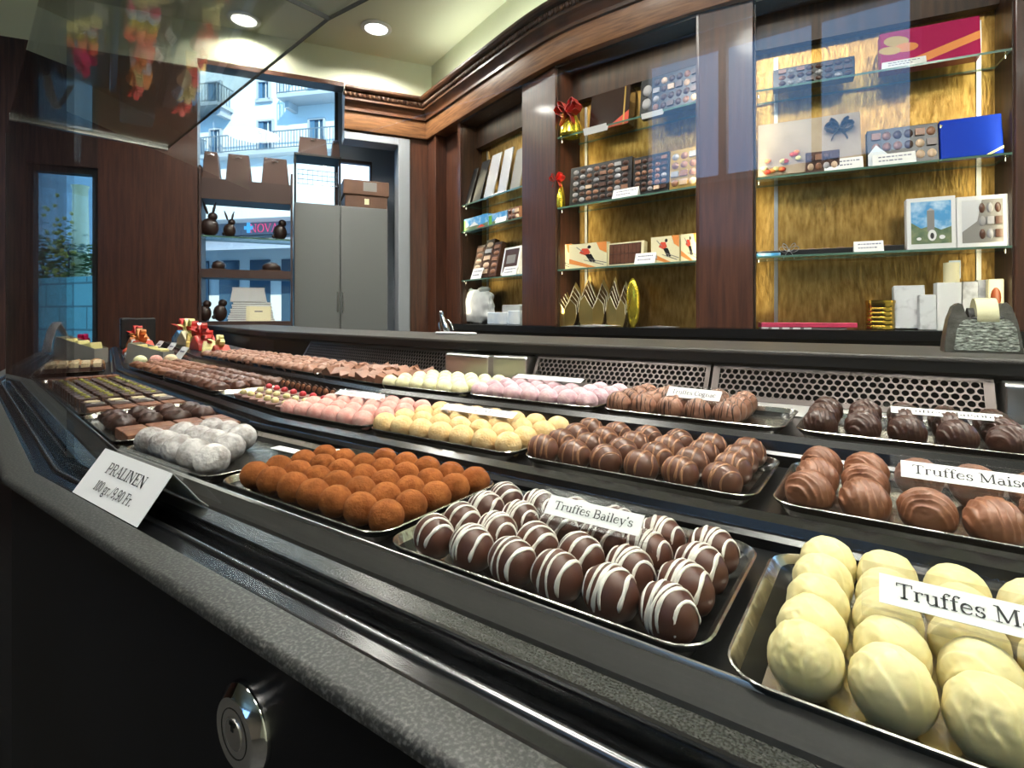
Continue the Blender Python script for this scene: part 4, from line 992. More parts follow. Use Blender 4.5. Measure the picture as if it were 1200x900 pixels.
for i, (u, v, m_, lab) in enumerate([(-1.80,.435,'pale','pale yellow sweet ball on the far cluster tray'), (-1.79,.470,'pink','pink sweet ball beside the pale yellow one at the far clusters'), (-1.80,.505,'cream','cream sweet ball behind the pink one at the far clusters')]):
    mb = rough_ball(.0165, 400+i, .02); o = mb.build('sweet_ball', M[m_], loc=WK(2, u, v, H2), smooth=180); tag(o, lab, 'sweet', 'sweet balls at the far end')
tray(2, -2.56, -2.30, .2225, .360, H1, 'silver tray of foil wrapped sweets behind the grey cartons')
tray(2, -2.34, -2.03, .4025, .530, H2, 'silver tray of bright foil wrapped sweets beside the ribboned gifts')
for q_, (m_, nm) in enumerate((('redp','red'),('orange','orange'),('goldfoil','gold'),('bluepack','pale blue'),('magenta','pink'))):
    grid('foil'+nm, 1, (lambda m_: (lambda i: rough_ball(.0145, 500, .06, nu=14, nv=10).build('foil_sweet', M[m_], smooth=180)))(m_), 'foil_sweet', 'sweet', 'foil wrapped sweets', f'{nm} foil wrapped sweet in the far trays',
         2, [-2.312+.058*q_, -2.283+.058*q_], [.425,.455,.485], Z2, ju=.008, jv=.006)
    grid('foil'+nm, 1, None, 'foil_sweet', 'sweet', 'foil wrapped sweets', f'{nm} foil wrapped sweet behind the grey cartons', 2, [-2.535+.052*q_], [.255,.290,.325], Z1, ju=.006, jv=.004)
for q_, (u, v, h, lab) in enumerate(((-2.18,.524,H2,'white card at the back of the bright foil sweets'),(-1.86,.525,H2,'white card at the back of the pale sweet balls'),(-2.36,.50,H2,'white card beside the far gifts'))):
    c_ = thing('sweet_card', lab, 'card', WK(2, u, v, h+.0145), -TH*2+R(8), 'white cards among the far sweets', -R(35))
    mb = MB(); mb.box(-.035,.035,0,.001,0,.040); mb.build('card', M['paper'], c_)
    mb = MB(); mb.box(-.022,.022,-.0006,-.0002,.022,.027); mb.build('print_line', M['ink_b'], c_)
# standing card at the corner of the counter
cs = thing('card_stand', 'bent white card standing on the far granite corner of the counter', 'card', W(*at_height(54, 413, -.151), -.151), R(20))
mb = MB(); mb.ribbon([(0,0,.0),(0,.008,.05),(0,.022,.095),(0,.042,.125)], (.05,0,0), .0012); mb.build('card', M['paper'], cs)
mb = MB(); mb.ribbon([(0,.042,.125),(0,.07,.07),(0,.10,.0008)], (.04,0,0), .001); mb.build('prop', M['paper'], cs)
# dark till box behind the far gifts
tb = thing('black_cash_box', 'low black box at the far end of the counter behind the gifts', 'box', WK(2, -2.84, .467, H2), -TH*2)
mb = MB(); mb.box(-.10,.10,-.06,.06,0,.130); mb.build('case', M['black'], tb, bevel=.006); mb = MB(); mb.box(-.095,.095,-.061,-.059,.10,.105); mb.build('lid_seam', M['rail'], tb)

# ------------------------------------------------------------------ boxes, bags and cards on the shelves
def onshelf(face, px0, px1, pyt, h, off=.02, pyb=None):
    """position on a facade: along, width and height of what shows between these columns, standing at height h"""
    a0, _ = face.hit(px0, 300, off); a1, _ = face.hit(px1, 300, off); _, t_ = face.hit((px0+px1)/2, pyt, off)
    return a0, a1-a0, t_-h
def prints(parent, name, shapes, w, ht, y=-.0004):
    """flat printing on the front of a box: shapes = [(polygon in 0..1, material)]"""
    mats = []; mb = MB()
    for i, (poly, m) in enumerate(shapes):
        if m not in mats: mats.append(m)
        mb.add([(p[0]*w, y-.00012*i, p[1]*ht) for p in poly], [tuple(range(len(poly)))], mats.index(m))
    return mb.build(name, [M[m] for m in mats], parent)
def rect(a, b, c, d): return [(a,c),(b,c),(b,d),(a,d)]
def oval(cx, cy, rx, ry, n=12, rot=0): 
    return [(cx+rx*math.cos(2*math.pi*i/n)*math.cos(rot)-ry*math.sin(2*math.pi*i/n)*math.sin(rot), cy+rx*math.cos(2*math.pi*i/n)*math.sin(rot)+ry*math.sin(2*math.pi*i/n)*math.cos(rot)) for i in range(n)]
def shelf_box(name, label, face, px0, px1, pyt, h, off, depth, m, cat='box', group=None, lean=0, shapes=None, twist=0, bev=.0015, pn='cover_print'):
    a, w, ht = onshelf(face, px0, px1, pyt, h, off)
    ln = R(lean); hh = ht/max(math.cos(ln), .3)
    p = face.w(a, off, h+depth*math.sin(ln)+.0002)
    t_ = thing(name, label, cat, p, face.rot+R(twist), group, -ln)
    mb = MB(); mb.box(0, w, 0, depth, 0, hh); mb.build('carton', m, t_, bevel=bev)
    if shapes: prints(t_, pn, shapes, w, hh)
    return t_, w, hh
def pralines(parent, w, ht, nx, ny, seed, x0=.04, x1=.96, z0=.06, z1=.94, cols=('brownpr','brownpr','brownpr2','brownpr','greypr','brownpr2','beige'), left=None):
    rnd = random.Random(seed); mb = MB(); cw, ch = (x1-x0)*w/nx, (z1-z0)*ht/ny
    for i in range(nx):
        cm = rnd.randrange(len(cols))
        for j in range(ny):
            c = rnd.randrange(len(cols)) if rnd.random() < .6 else cm
            if left and i < left: c = cols.index('greypr') if (i+j) % 2 else 0
            x, z = x0*w+(i+.5)*cw, z0*ht+(j+.5)*ch
            if rnd.random() < .22 and not (left and i < left): mb.box(x-cw*.42, x+cw*.42, -.006, 0, z-ch*.30, z+ch*.30, c)
            else: mb.ball((x, 0, z), cw*.42, min(.006, cw*.3), ch*.40, 8, 6, None, c)
    return mb.build('raised_pralines', [M[c] for c in cols], parent, smooth=40)  # raised praline shapes merged into one mesh, not flat printing
def shelf_tag(label, face, px0, px1, pyt, h, off=.006, lean=20, lines=2):
    a, w, ht = onshelf(face, px0, px1, pyt, h, off)
    t_ = thing('price_tag', label, 'price tag', face.w(a+w/2, off, h+.0003), face.rot, 'white price tags on the glass shelves')
    ln = R(lean); d = ht*math.tan(ln)
    mb = MB(); th = .0006
    mb.rings([[(x,0,0),(x,d,ht),(x,2*d,0),(x,2*d-th*2,0),(x,d,ht-th*3),(x,th*2,0)] for x in (-w/2, w/2)]); mb.build('card', M['paper'], t_)
    mb = MB(); rnd = random.Random(int(px0))
    for i in range(lines):
        z = ht*(.66-.34*i); x = -w*.36; e = w*(.36 if i == 0 else .2); 
        while x < e:
            l = w*rnd.uniform(.04,.10); y = z/ht*d-.0003
            mb.add([(x,y,z),(x+l,y,z),(x+l,y+ht*.11*math.tan(ln),z+ht*.11),(x,y+ht*.11*math.tan(ln),z+ht*.11)], [(0,1,2,3)]); x += l+w*.025
    mb.build('print_lines', M['ink_b'], t_)
    return t_
LT, LM, LB = SH['L']; MT, MM, MBt = SH['M']; RT, RM, RB = SH['R']; LE = -.045
# --- narrow bay
for i, (x0, x1, y, m_, ln, tw, lab) in enumerate([(542,550,196,'black_card',16,0,'narrow black box leaning at the left end of the top shelf'),(553,562,186,'black_card',16,0,'slim black and gold box beside the narrow black one'),(566,577,178,'silver',14,0,'first tall silver white box leaning on the top shelf'),(582,592,172,'silver',12,0,'second tall silver white box leaning on the top shelf'),(597,608,172,'grey',12,0,'dark grey box at the right end of the narrow top shelf')]):
    shelf_box('slim_box', lab, LF, x0, x1, y, LT, .025, .007, M[m_], group='slim boxes leaning on the narrow top shelf', lean=ln)
shelf_tag('white tag in front of the leaning silver boxes', LF, 576, 590, 225, LT)
land = [(rect(0,1,0,1),'sky'), ([(0,0),(1,0),(1,.35),(.7,.25),(.45,.5),(.2,.3),(0,.55)],'land'), (rect(0,.18,0,.9),'landb'), ([(.3,.3),(.5,.62),(.66,.3)],'white'), ([(.55,0),(.75,.3),(.95,0)],'redp')]
shelf_box('picture_box', 'bright landscape picture box lying on the second narrow shelf', LF, 541, 572, 254, LM, .02, .06, M['sky'], shapes=land)
shelf_box('picture_box', 'second landscape picture box with a tag on the narrow shelf', LF, 573, 594, 249, LM, .025, .06, M['sky'], shapes=land)
t_, w, hh = shelf_box('praline_box', 'small brown praline box at the end of the second narrow shelf', LF, 595, 609, 243, LM, .03, .05, M['brownpr2']); pralines(t_, w, hh, 3, 2, 3)
shelf_tag('white tag before the landscape picture boxes', LF, 580, 592, 254, LM)
for i, (x0, x1, y, lab) in enumerate([(552,561,288,'first slim praline pack leaning on the lowest narrow shelf'),(562,571,281,'second slim praline pack leaning on the lowest narrow shelf'),(572,580,284,'slim brown pack behind the framed praline box')]):
    t_, w, hh = shelf_box('praline_pack', lab, LF, x0, x1, y, LB, .03, .03, M['brownpr'], group='slim praline packs on the lowest narrow shelf', lean=14); pralines(t_, w, hh, 1, 5, i+9, cols=('beige','brownpr','greypr','brownpr2'))
shelf_box('framed_praline_box', 'white framed praline box on the lowest narrow shelf', LF, 586, 606, 290, LB, .02, .03, M['white'], lean=12, shapes=[(rect(.1,.9,.1,.92),'brownpr'), (rect(.25,.75,.4,.7),'grey')])
shelf_tag('white tag at the left end of the lowest narrow shelf', LF, 551, 563, 314, LB); shelf_tag('white tag before the framed praline box', LF, 588, 604, 312, LB)
# crumpled bag and packs on the ledge
def bag(face, px0, px1, pyt, label):
    a, w, ht = onshelf(face, px0, px1, pyt, LE, .07)
    t_ = thing('plastic_bag_pack', label, 'bag', face.w(a+w/2, .07, LE), face.rot)
    mb = MB(); mb.ball((0,0,ht*.47), w*.40, .034, ht*.44, 40, 28, lambda p: (1/max(abs(p.x),abs(p.z)*.92,abs(p.y)*.8,.72)**.75)*(1+.13*nz(p,3,5)+.05*nz(p,8,2)) if p.z > -.97 else 1.0)
    mb.build('bag', M['plastic'], t_, smooth=50)
    for s in (-1,1):
        b = MB(); b.ball((s*w*.22,0,ht*.93), w*.12,.03,ht*.09, 10, 8, lambda p: 1+.2*nz(p,3,s)); b.build('bag_ear', M['plastic'], t_, smooth=60)
bag(LF, 538, 580, 337, 'crumpled white plastic bag of packs on the ledge of the narrow bay')
shelf_box('paper_pack', 'pale blue paper pack on the ledge beside the plastic bag', LF, 571, 594, 366, LE, .04, .06, M['bluepack'], bev=.004)
shelf_box('paper_pack', 'second pale blue pack at the end of the narrow bay ledge', LF, 595, 609, 364, LE, .05, .06, M['bluepack'], bev=.004)
o = shelf_box('white_roll_pack', 'white pack standing behind the pale blue packs', LF, 588, 609, 357, LE, .112, .025, M['white'], bev=.006)
# --- middle bay
def cone_gift(face, px0, px1, pyt, h, label, seed):
    a, w, ht = onshelf(face, px0, px1, pyt, h, .035)
    t_ = thing('gold_cone_bag', label, 'gift bag', face.w(a+w*.45, .035, h), face.rot, 'gold bags with red bows')
    mb = MB(); mb.lathe([(w*.30,0),(w*.36,ht*.06),(w*.33,ht*.3),(w*.17,ht*.62),(w*.10,ht*.66),(w*.2,ht*.78),(.001,ht*.78)], 14); mb.build('gold_wrapping', M['goldfoil'], t_, smooth=40)
    mb = MB(); bow(mb, (w*.05,-w*.20,ht*.66), w*.42, w*.34, seed=seed); mb.build('bow', M['redrib'], t_)
cone_gift(MF, 655, 687, 120, MT, 'gold wrapped bag with a red bow on the top middle shelf', 1)
cone_gift(MF, 647, 665, 194, MM, 'gold wrapped bag with a red bow on the second middle shelf', 2)
shelf_box('brown_gift_box', 'large dark brown box with a red corner on the top middle shelf', MF, 690, 736, 106, MT, .06, .05, M['window_film'], lean=8, shapes=[([(.45,0),(1,0),(1,.35)],'redp'), (rect(.86,.9,0,1),'goldcard')])
t_, w, hh = shelf_box('large_praline_box', 'large dark praline box at the right end of the top middle shelf', MF, 749, 819, 84, MT, .035, .04, M['black_card'], lean=8)
pralines(t_, w, hh, 6, 4, 5, x0=.22, x1=.98); mb = MB()
for j in range(2): mb.ball((w*.12,0,hh*(.32+.36*j)), w*.08,.008,hh*.15, 12, 8)
mb.build('raised_round_pralines', M['greypr'], t_, smooth=180)  # raised round pralines in one mesh
shelf_tag('long white tag on the top middle shelf', MF, 686, 713, 156, MT); shelf_tag('white tag before the large dark praline box', MF, 753, 778, 137, MT)
t_, w, hh = shelf_box('praline_box', 'wide praline box with round and square pralines on the second middle shelf', MF, 667, 739, 190, MM, .03, .03, M['black_card'], lean=5); pralines(t_, w, hh, 8, 6, 15, left=2)
t_, w, hh = shelf_box('praline_box', 'second wide praline box beside the first on the second middle shelf', MF, 741, 783, 181, MM, .03, .03, M['black_card'], lean=5); pralines(t_, w, hh, 5, 6, 16)
t_, w, hh = shelf_box('praline_box', 'gold lidded praline box at the right end of the second middle shelf', MF, 784, 818, 174, MM, .03, .03, M['goldcard'], lean=5); pralines(t_, w, hh, 3, 4, 17, cols=('beige','brownpr','greypr','brownpr2'))
shelf_tag('white tag before the wide praline box on the second middle shelf', MF, 717, 747, 220, MM); shelf_tag('small white tag behind the wide praline boxes', MF, 690, 716, 184, MM, off=.08)
def skier(ox=0.0, s=1.0):
    q = lambda pts: [(ox+x*s, y) for x, y in pts]
    return [(rect(0,1,0,1),'creamc'), ([(0,.42),(0,.22),(.55,.0),(.75,.0)],'orange') , (q([(.28,.62),(.46,.50),(.58,.60),(.52,.78),(.36,.80)]),'redp'), (q(oval(.55,.84,.05,.07)),'black_card'),
            (q([(.44,.54),(.55,.56),(.64,.22),(.58,.22)]),'black_card'), (q([(.50,.54),(.60,.56),(.72,.24),(.66,.22)]),'black_card'), (q([(.40,.34),(.41,.31),(.92,.08),(.93,.11)]),'grey'), (q([(.52,.38),(.53,.35),(.99,.14),(1.0,.17)]),'grey'),
            (q([(.20,.86),(.22,.88),(.40,.66),(.38,.64)]),'grey'), ([(.74,1),(1,1),(1,.55),(.82,.7)],'orange')]
SK = 'cream skier boxes on the lowest middle shelf'
shelf_box('skier_box', 'half hidden cream box with a skier at the left end of the lowest middle shelf', MF, 646, 670, 287, MBt, .055, .04, M['yellowc'], group=SK, shapes=[(p, m_) for p, m_ in skier()])
shelf_box('skier_box', 'cream box with a red jacketed skier in front on the lowest middle shelf', MF, 667, 711, 285, MBt, .02, .03, M['creamc'], group=SK, shapes=skier())
t_, w, hh = shelf_box('chocolate_bar_box', 'brown box of chocolate sticks between the skier boxes', MF, 712, 754, 284, MBt, .03, .03, M['creamc'], lean=4, shapes=[(rect(.04,.93,.06,.94),'brownpr')])
mb = MB()
for i in range(8):
    for j in range(2): mb.box(w*(.06+.108*i), w*(.06+.108*i+.09), -.003, -.0002, hh*(.1+.42*j), hh*(.1+.42*j+.38))
mb.build('chocolate_print', M['choc'], t_)
shelf_box('skier_box', 'cream box with a skier to the right of the brown stick box', MF, 763, 796, 277, MBt, .03, .03, M['creamc'], group=SK, shapes=skier())
shelf_box('skier_box', 'cream box with a skier at the right end of the lowest middle shelf', MF, 798, 818, 274, MBt, .025, .03, M['creamc'], group=SK, shapes=skier())
shelf_tag('white tag before the brown box of chocolate sticks', MF, 743, 767, 296, MBt)
# nested gold cartons with zigzag tops
def gold_leaf(face, px0, px1, pyt, i, n, stack, proto=None):
    a, w, ht = onshelf(face, px0, px1, pyt, LE, .05)
    f_ = .60+.40*(i/(n-1))
    lab = f"{ORD[i] if i else 'front'} folded gold card in the {stack} nested stack on the middle ledge"
    t_ = thing('folded_gold_card', lab, 'gold card', face.w(a, .03+.011*i, LE), face.rot, 'nested gold cards on the middle ledge')
    H = ht*f_; th = .0012
    out = [(.10,0),(.02,.25),(.0,.52),(.06,.80),(.27,1.0),(.50,.70),(.62,.56),(.80,.90),(.97,.70),(1.0,.40),(.95,.15),(.88,0)]
    ycrease = lambda x: -.012+abs(x-.62)*.030
    top = [(x*w, ycrease(x), z*H) for x, z in out]
    mb = MB(); n_ = len(top)
    c0 = (.62*w, ycrease(.62), 0)
    vs = top+[c0]; fs = []
    for q in range(n_-1): fs.append((q, q+1, n_))
    mb.add(vs, fs)
    o = mb.build('card', M['goldcard'] if i in (0, n-1) else M['bronze'], t_); sd = o.modifiers.new('thick', 'SOLIDIFY'); sd.thickness = th
    if i < n-1:
        e_ = MB(); e_.tube([Vector(p)+Vector((0,-.0006,0)) for p in top[2:10]], .0014, 5); e_.build('pale_edge', M['creamc'], t_)
for (x0, x1, y, st) in ((646,679,325,'left'),(680,711,321,'second'),(712,736,323,'third')):
    for i in range(5): gold_leaf(MF, x0, x1, y, i, 5, st)
def gold_bag(face, px0, px1, pyt, label):
    a, w, ht = onshelf(face, px0, px1, pyt, LE, .05)
    t_ = thing('gold_pouch', label, 'pouch', face.w(a+w/2, .055, LE), face.rot)
    mb = MB(); mb.ball((0,0,ht/2), w/2, .018, ht*.52, 16, 14, lambda p: 1+.06*nz(p,3,3)); mb.build('pouch', M['goldfoil'], t_, smooth=60)
    mb = MB(); mb.ribbon([(-w*.3,-.019,ht*.35),(-w*.1,-.021,ht*.5),(w*.1,-.021,ht*.62)], (0,0,.006), .001); mb.build('fold', M['goldcard'], t_)
gold_bag(MF, 733, 749, 327, 'shiny gold pouch at the right of the nested gold cards')
def papers(face, px0, px1, n, label, m_):
    a, w, _ = onshelf(face, px0, px1, 370, LE, .0)
    for i in range(n):
        x = w*(.05+.12*i); 
        t_ = thing('loose_card', f"{ORD[i]} loose {label}", 'card', face.w(a+x+w*.3, -.02+.012*(i % 2), LE+.0008+.0016*i), face.rot+R(-12+9*i), 'loose cards on the ledge')
        mb = MB(); mb.ribbon([(-w*.30,0,.0),(-w*.1,0,.0015+.001*i),(w*.12,0,.001),(w*.34,0,.0)], (0,.05,0), .0009); mb.build('sheet', m_, t_)
papers(MF, 660, 722, 4, 'pale card lying on the ledge before the gold cards', M['paper'])
papers(MF, 748, 800, 3, 'dark edged card at the right of the middle ledge', M['silver'])
# --- wide bay
t_, w, hh = shelf_box('praline_box', 'black praline box on the top shelf of the wide bay', RF, 906, 1002, 74, RT, .03, .04, M['black_card'], lean=6); pralines(t_, w, hh, 8, 3, 25, x0=.06, x1=.98, cols=('brownpr','brownpr','brownpr2','dark','greypr'))
shelf_box('magenta_gift_box', 'large magenta box with an orange and gold ribbon print on the top shelf', RF, 1032, 1150, 28, RT, .03, .04, M['magenta'], lean=6,
          shapes=[([(.0,.0),(.35,.0),(1,.42),(1,.62)],'orange'), (oval(.17,.72,.12,.16,12,.6),'goldcard'), (oval(.27,.52,.13,.12,12,-.4),'orange'), (oval(.10,.50,.10,.13,12,.9),'goldcard')])
shelf_tag('white tag before the magenta box', RF, 1034, 1086, 68, RT)
t_, w, hh = shelf_box('cellophane_gift_box', 'wide clear wrapped beige box with a dark brown bow', RF, 888, 1010, 138, RM, .03, .05, M['beigefilm'], lean=10)
mb = MB(); bow(mb, (w*.80, -.004, hh*.72), .042, .024, seed=8); mb.build('bow', M['ribbon'], t_)
mb = MB(); rnd = random.Random(4)
for i in range(10): mb.ball((w*rnd.uniform(.05,.30), -.008, hh*rnd.uniform(.03,.28)), .011, .006, .008, 8, 6, None, i % 3)
for i in range(4): mb.ball((w*rnd.uniform(.32,.42), -.006, hh*rnd.uniform(.25,.40)), .009, .005, .008, 8, 6, None, i % 3)
mb.build('candy_print', [M['redp'], M['orange'], M['yellowc']], t_, smooth=180)
t2, w2, h2_ = shelf_box('small_praline_box', 'small dark praline box in front of the clear wrapped beige box', RF, 944, 984, 177, RM, .012, .014, M['brownpr']); pralines(t2, w2, h2_, 4, 2, 31)
t_, w, hh = shelf_box('praline_box', 'dark praline box with a blue corner next to the royal blue box', RF, 1017, 1101, 148, RM, .03, .03, M['black_card'], lean=8)
pralines(t_, w, hh, 6, 3, 26, x0=.05, x1=.98, cols=('brownpr','brownpr2','brownpr','beige')); prints(t_, 'cover_print', [([(0,0),(.28,0),(.34,.2),(.12,.55),(0,.3)],'bluepack')], w, hh, -.0068)
shelf_box('blue_gift_box', 'royal blue box with a gold corner on the second shelf of the wide bay', RF, 1103, 1177, 136, RM, .03, .03, M['blue'], lean=8, bev=.004, shapes=[([(.70,.0),(.78,.0),(1,.14),(1,.2)],'yellowc'), ([(0,.78),(.05,.86),(.0,.9)],'yellowc')])
shelf_tag('white tag before the clear wrapped beige box', RF, 966, 1012, 184, RM); shelf_tag('long white tag before the praline box with the blue corner', RF, 1023, 1074, 178, RM)
a, w, ht = onshelf(RF, 886, 1060, 288, RB, .03)
t_ = thing('long_praline_strip', 'long dark praline strip with a silver bow on the lowest wide shelf', 'praline strip', RF.w(a, .03, RB), RF.rot)
mb = MB(); mb.box(0, w, 0, .06, 0, .020); mb.build('carton', M['black_card'], t_, bevel=.002)
mb = MB()
for i in range(7): mb.ball((w*(.30+.10*i), .02, .0205), w*.035, .012, .004, 8, 5)
mb.build('raised_pralines', M['brownpr2'], t_, smooth=180)  # row of raised pralines in one mesh
mb = MB(); bow(mb, (w*.24, .004, .018), .03, .014, seed=11); mb.build('bow', M['silver'], t_)
mb = MB(); mb.box(0, w*.18, -.004, -.0005, 0, .012); mb.build('blue_foil', M['sky'], t_)
tower = [(rect(.09,.91,.10,.92),'sky'), ([(.09,.10),(.91,.10),(.91,.42),(.7,.36),(.5,.45),(.3,.4),(.09,.52)],'land'), (rect(.42,.57,.34,.74),'grey'), ([(.42,.74),(.495,.79),(.57,.74)],'greypr'), (oval(.52,.26,.09,.11),'white'), (oval(.52,.25,.04,.06),'black_card'), (oval(.72,.22,.06,.04),'white'), (oval(.25,.2,.05,.03),'white')]
shelf_box('tower_picture_box', 'white framed box with a picture of a stone tower under a blue sky', RF, 1063, 1121, 231, RB, .03, .03, M['white'], lean=4, shapes=tower)
t_, w, hh = shelf_box('praline_photo_box', 'white framed praline photo box at the right end of the lowest wide shelf', RF, 1122, 1183, 229, RB, .03, .03, M['white'], lean=4, shapes=[(rect(.10,.90,.08,.92),'grey'), ([(.1,.3),(.4,.5),(.5,.92),(.1,.92)],'silver')])
pralines(t_, w, hh, 3, 3, 40, x0=.42, x1=.88, z0=.12, z1=.88, cols=('brownpr','beige','brownpr','greypr'))
shelf_tag('white tag on the long dark praline strip', RF, 1001, 1036, 282, RB)
# ledge of the wide bay
a, w, ht = onshelf(RF, 888, 1004, 374, LE, .03)
t_ = thing('raspberry_box', 'long raspberry red flat box lying on the wide bay ledge', 'box', RF.w(a, .01, LE), RF.rot)
mb = MB(); mb.box(0, w, 0, .06, .006, .022); mb.build('lid', M['pinkbox'], t_, bevel=.002)
mb = MB(); mb.box(.004, w*.9, .004, .056, 0, .006); mb.build('base', M['grey'], t_)
mb = MB()
for i in range(5): mb.box(w*(.04+.11*i), w*(.04+.11*i+.075), .0005, .0038, .0006, .0058)
mb.build('pale_lettering_patch', M['white'], t_)
mb = MB(); mb.ribbon([(.0,-.001,.010),(.004,-.003,.026),(.012,-.001,.018)], (0,.03,0), .001); mb.build('gold_tassel', M['goldcard'], t_)
a, w, ht = onshelf(RF, 1014, 1049, 352, LE, .05)
t_ = thing('brass_tin', 'round gold tin standing on the wide bay ledge', 'tin', RF.w(a+w/2, .05, LE), RF.rot)
mb = MB(); pr = [(w*.47,0),(w*.5,.003)]
for i in range(5): z = ht*(.12+.15*i); pr += [(w*.492,z),(w*.478,z+ht*.03),(w*.492,z+ht*.06)]
pr += [(w*.5,ht*.9)]; mb.lathe(pr, 28); mb.build('body', M['tin'], t_, smooth=40)
mb = MB(); mb.lathe([(w*.5,ht*.9),(w*.515,ht*.91),(w*.515,ht*.99),(w*.5,ht),(.001,ht*.99)], 28); mb.build('lid', M['tin'], t_, smooth=40)
shelf_box('marble_box', 'grey veined marble printed box leaning beside the gold tin', RF, 1049, 1086, 336, LE, .05, .03, M['marble'], lean=10, twist=0)
shelf_box('white_carton', 'narrow white carton with grey print beside the marble box', RF, 1078, 1098, 346, LE, .02, .025, M['marble'], lean=5)
shelf_box('tall_white_carton', 'tall plain white carton behind the tape dispenser', RF, 1098, 1127, 331, LE, .03, .04, M['paper'])
a, w, ht = onshelf(RF, 1106, 1125, 308, LE, .045)
_, zb = RF.hit(1115, 331, .03)
t_ = thing('cream_paper_roll', 'cream paper roll standing on the tall white carton', 'paper roll', RF.w(a+w/2, .05, zb+.0005), RF.rot)
mb = MB(); hh = ht+LE-zb; mb.lathe([(w*.5,0),(w*.5,hh),(w*.2,hh),(w*.2,hh*.9),(.001,hh*.9)], 20); mb.build('roll', M['creamc'], t_, smooth=40)
mb = MB(); mb.box(-.004, w*.62, .006, .008, hh*.2, hh*1.12); mb.build('loose_end', M['bluepack'], t_)
shelf_box('marble_box', 'grey marble printed box behind the tape roll', RF, 1128, 1146, 330, LE, .06, .03, M['marble'])
shelf_box('marble_box', 'second grey marble printed box behind the tape roll', RF, 1146, 1163, 328, LE, .07, .03, M['marble'])
t_, w, hh = shelf_box('cream_seal_box', 'cream box with an oval amber seal by the right post', RF, 1158, 1177, 327, LE, .045, .022, M['creamc'], bev=.003)
mb = MB(); mb.ball((w*.48,-.0002,hh*.64), w*.34, .002, hh*.20, 14, 8); mb.build('amber_seal', M['amber'], t_, smooth=180)

# ------------------------------------------------------------------ on the worktop
# tape dispenser
du_, dv_ = at_height(1152, 414, -.045)
td = thing('tape_dispenser', 'mottled green grey metal tape dispenser on the granite worktop', 'tape dispenser', W(du_, dv_, -.045), R(2))
wB, hB = .0362, .0610
outl = [(-wB,0),(wB,0),(wB*.97,hB*.30),(wB*.90,hB*.62),(wB*.78,hB*.90),(wB*.66,hB),(wB*.53,hB*.97),(wB*.47,hB*.78),(wB*.42,hB*.70),(-wB*.34,hB*.70),(-wB*.40,hB*.80),(-wB*.46,hB*.97),(-wB*.58,hB),(-wB*.72,hB*.93),(-wB*.86,hB*.66),(-wB*.95,hB*.30)]
mb = MB(); rs = []
for y, sc, zs in ((.0,1.0,1.0),(.006,1.0,1.0),(.045,.98,1.0),(.062,.94,.9),(.074,.86,.62)):
    rs.append([(x*sc, y+(.016*(z/hB) if y == 0 else .010*(z/hB) if y < .01 else 0), z*zs) for x, z in outl])
mb.rings(rs); mb.m = [0]*len(mb.m); 
body = mb.build('body', M['disp'], td, smooth=50, bevel=.006, bseg=4)
mb = MB(); fr = [(-wB*.74,hB*.07),(-wB*.70,hB*.05),(wB*.88,hB*.05),(wB*.91,hB*.09),(wB*.86,hB*.48),(wB*.78,hB*.60),(wB*.66,hB*.665),(-wB*.42,hB*.665),(-wB*.54,hB*.60),(-wB*.64,hB*.46)]
mb.add([(x, .016*(z/hB)-.0004, z) for x, z in fr], [tuple(range(len(fr)))]); 
for p in mb.v: p.y -= .0002
pl = mb.build('speckled_face', M['disp_f'], td); sd = pl.modifiers.new('thick', 'SOLIDIFY'); sd.thickness = .0006
mb = MB(); r_ = .027
mb.lathe([(r_*.55,.0),(r_,.0),(r_,.0205),(r_*.55,.0205),(r_*.55,.0)], 36, (-.0040,.036,hB*.66), 'x'); roll = mb.build('tape_roll', M['tape'], td, smooth=35)
mb = MB(); mb.lathe([(.002,-.004),(r_*.54,-.006),(r_*.54,.0265),(.002,.0265)], 24, (-.0040,.036,hB*.66), 'x'); mb.build('hub', M['black'], td, smooth=35)
mb = MB(); mb.box(-.008,.020,.0095,.0125,hB*.685,hB*.72); mb.build('cutting_blade', M['steel'], td)
# chrome figure on its white dish
du_, dv_ = at_height(555, 391, -.045)
cf = thing('chrome_pen_stand', 'small chrome stand with a loop on a white oval dish, on the worktop', 'pen stand', W(du_-.005, .972, -.045), R(2))
mb = MB(); rs = []
for z, s in ((0,.9),(.002,1),(.004,1),(.0055,.94)): rs.append([(.062*s*math.cos(2*math.pi*i/28), .022*s*math.sin(2*math.pi*i/28), z) for i in range(28)])
mb.rings(rs); mb.build('dish', M['white'], cf, smooth=50)
def cx(px): return (px-556)*.00205
mb = MB(); mb.tube([(-.045,0,.052),(-.043,0,.044),(-.036,0,.028),(-.028,0,.012),(-.024,0,.0055)], [.0055,.0050,.0075,.0085,.0060], 12); mb.ball((-.0455,0,.0525), .0058,.0058,.0052, 12, 8); mb.build('pen_holder', M['chrome'], cf, smooth=60)
mb = MB(); mb.tube([(-.048,0,.034),(-.052,0,.026),(-.050,0,.014),(-.046,0,.0055)], [.0015,.0028,.0026,.0018], 8); mb.build('side_handle', M['chrome'], cf, smooth=60)
mb = MB(); mb.tube([(-.030,0,.034),(-.024,0,.036),(-.016,0,.028),(-.010,0,.018),(-.008,0,.010)], [.0016,.0016,.0016,.0018,.0028], 8); mb.build('loop', M['chrome'], cf, smooth=60)

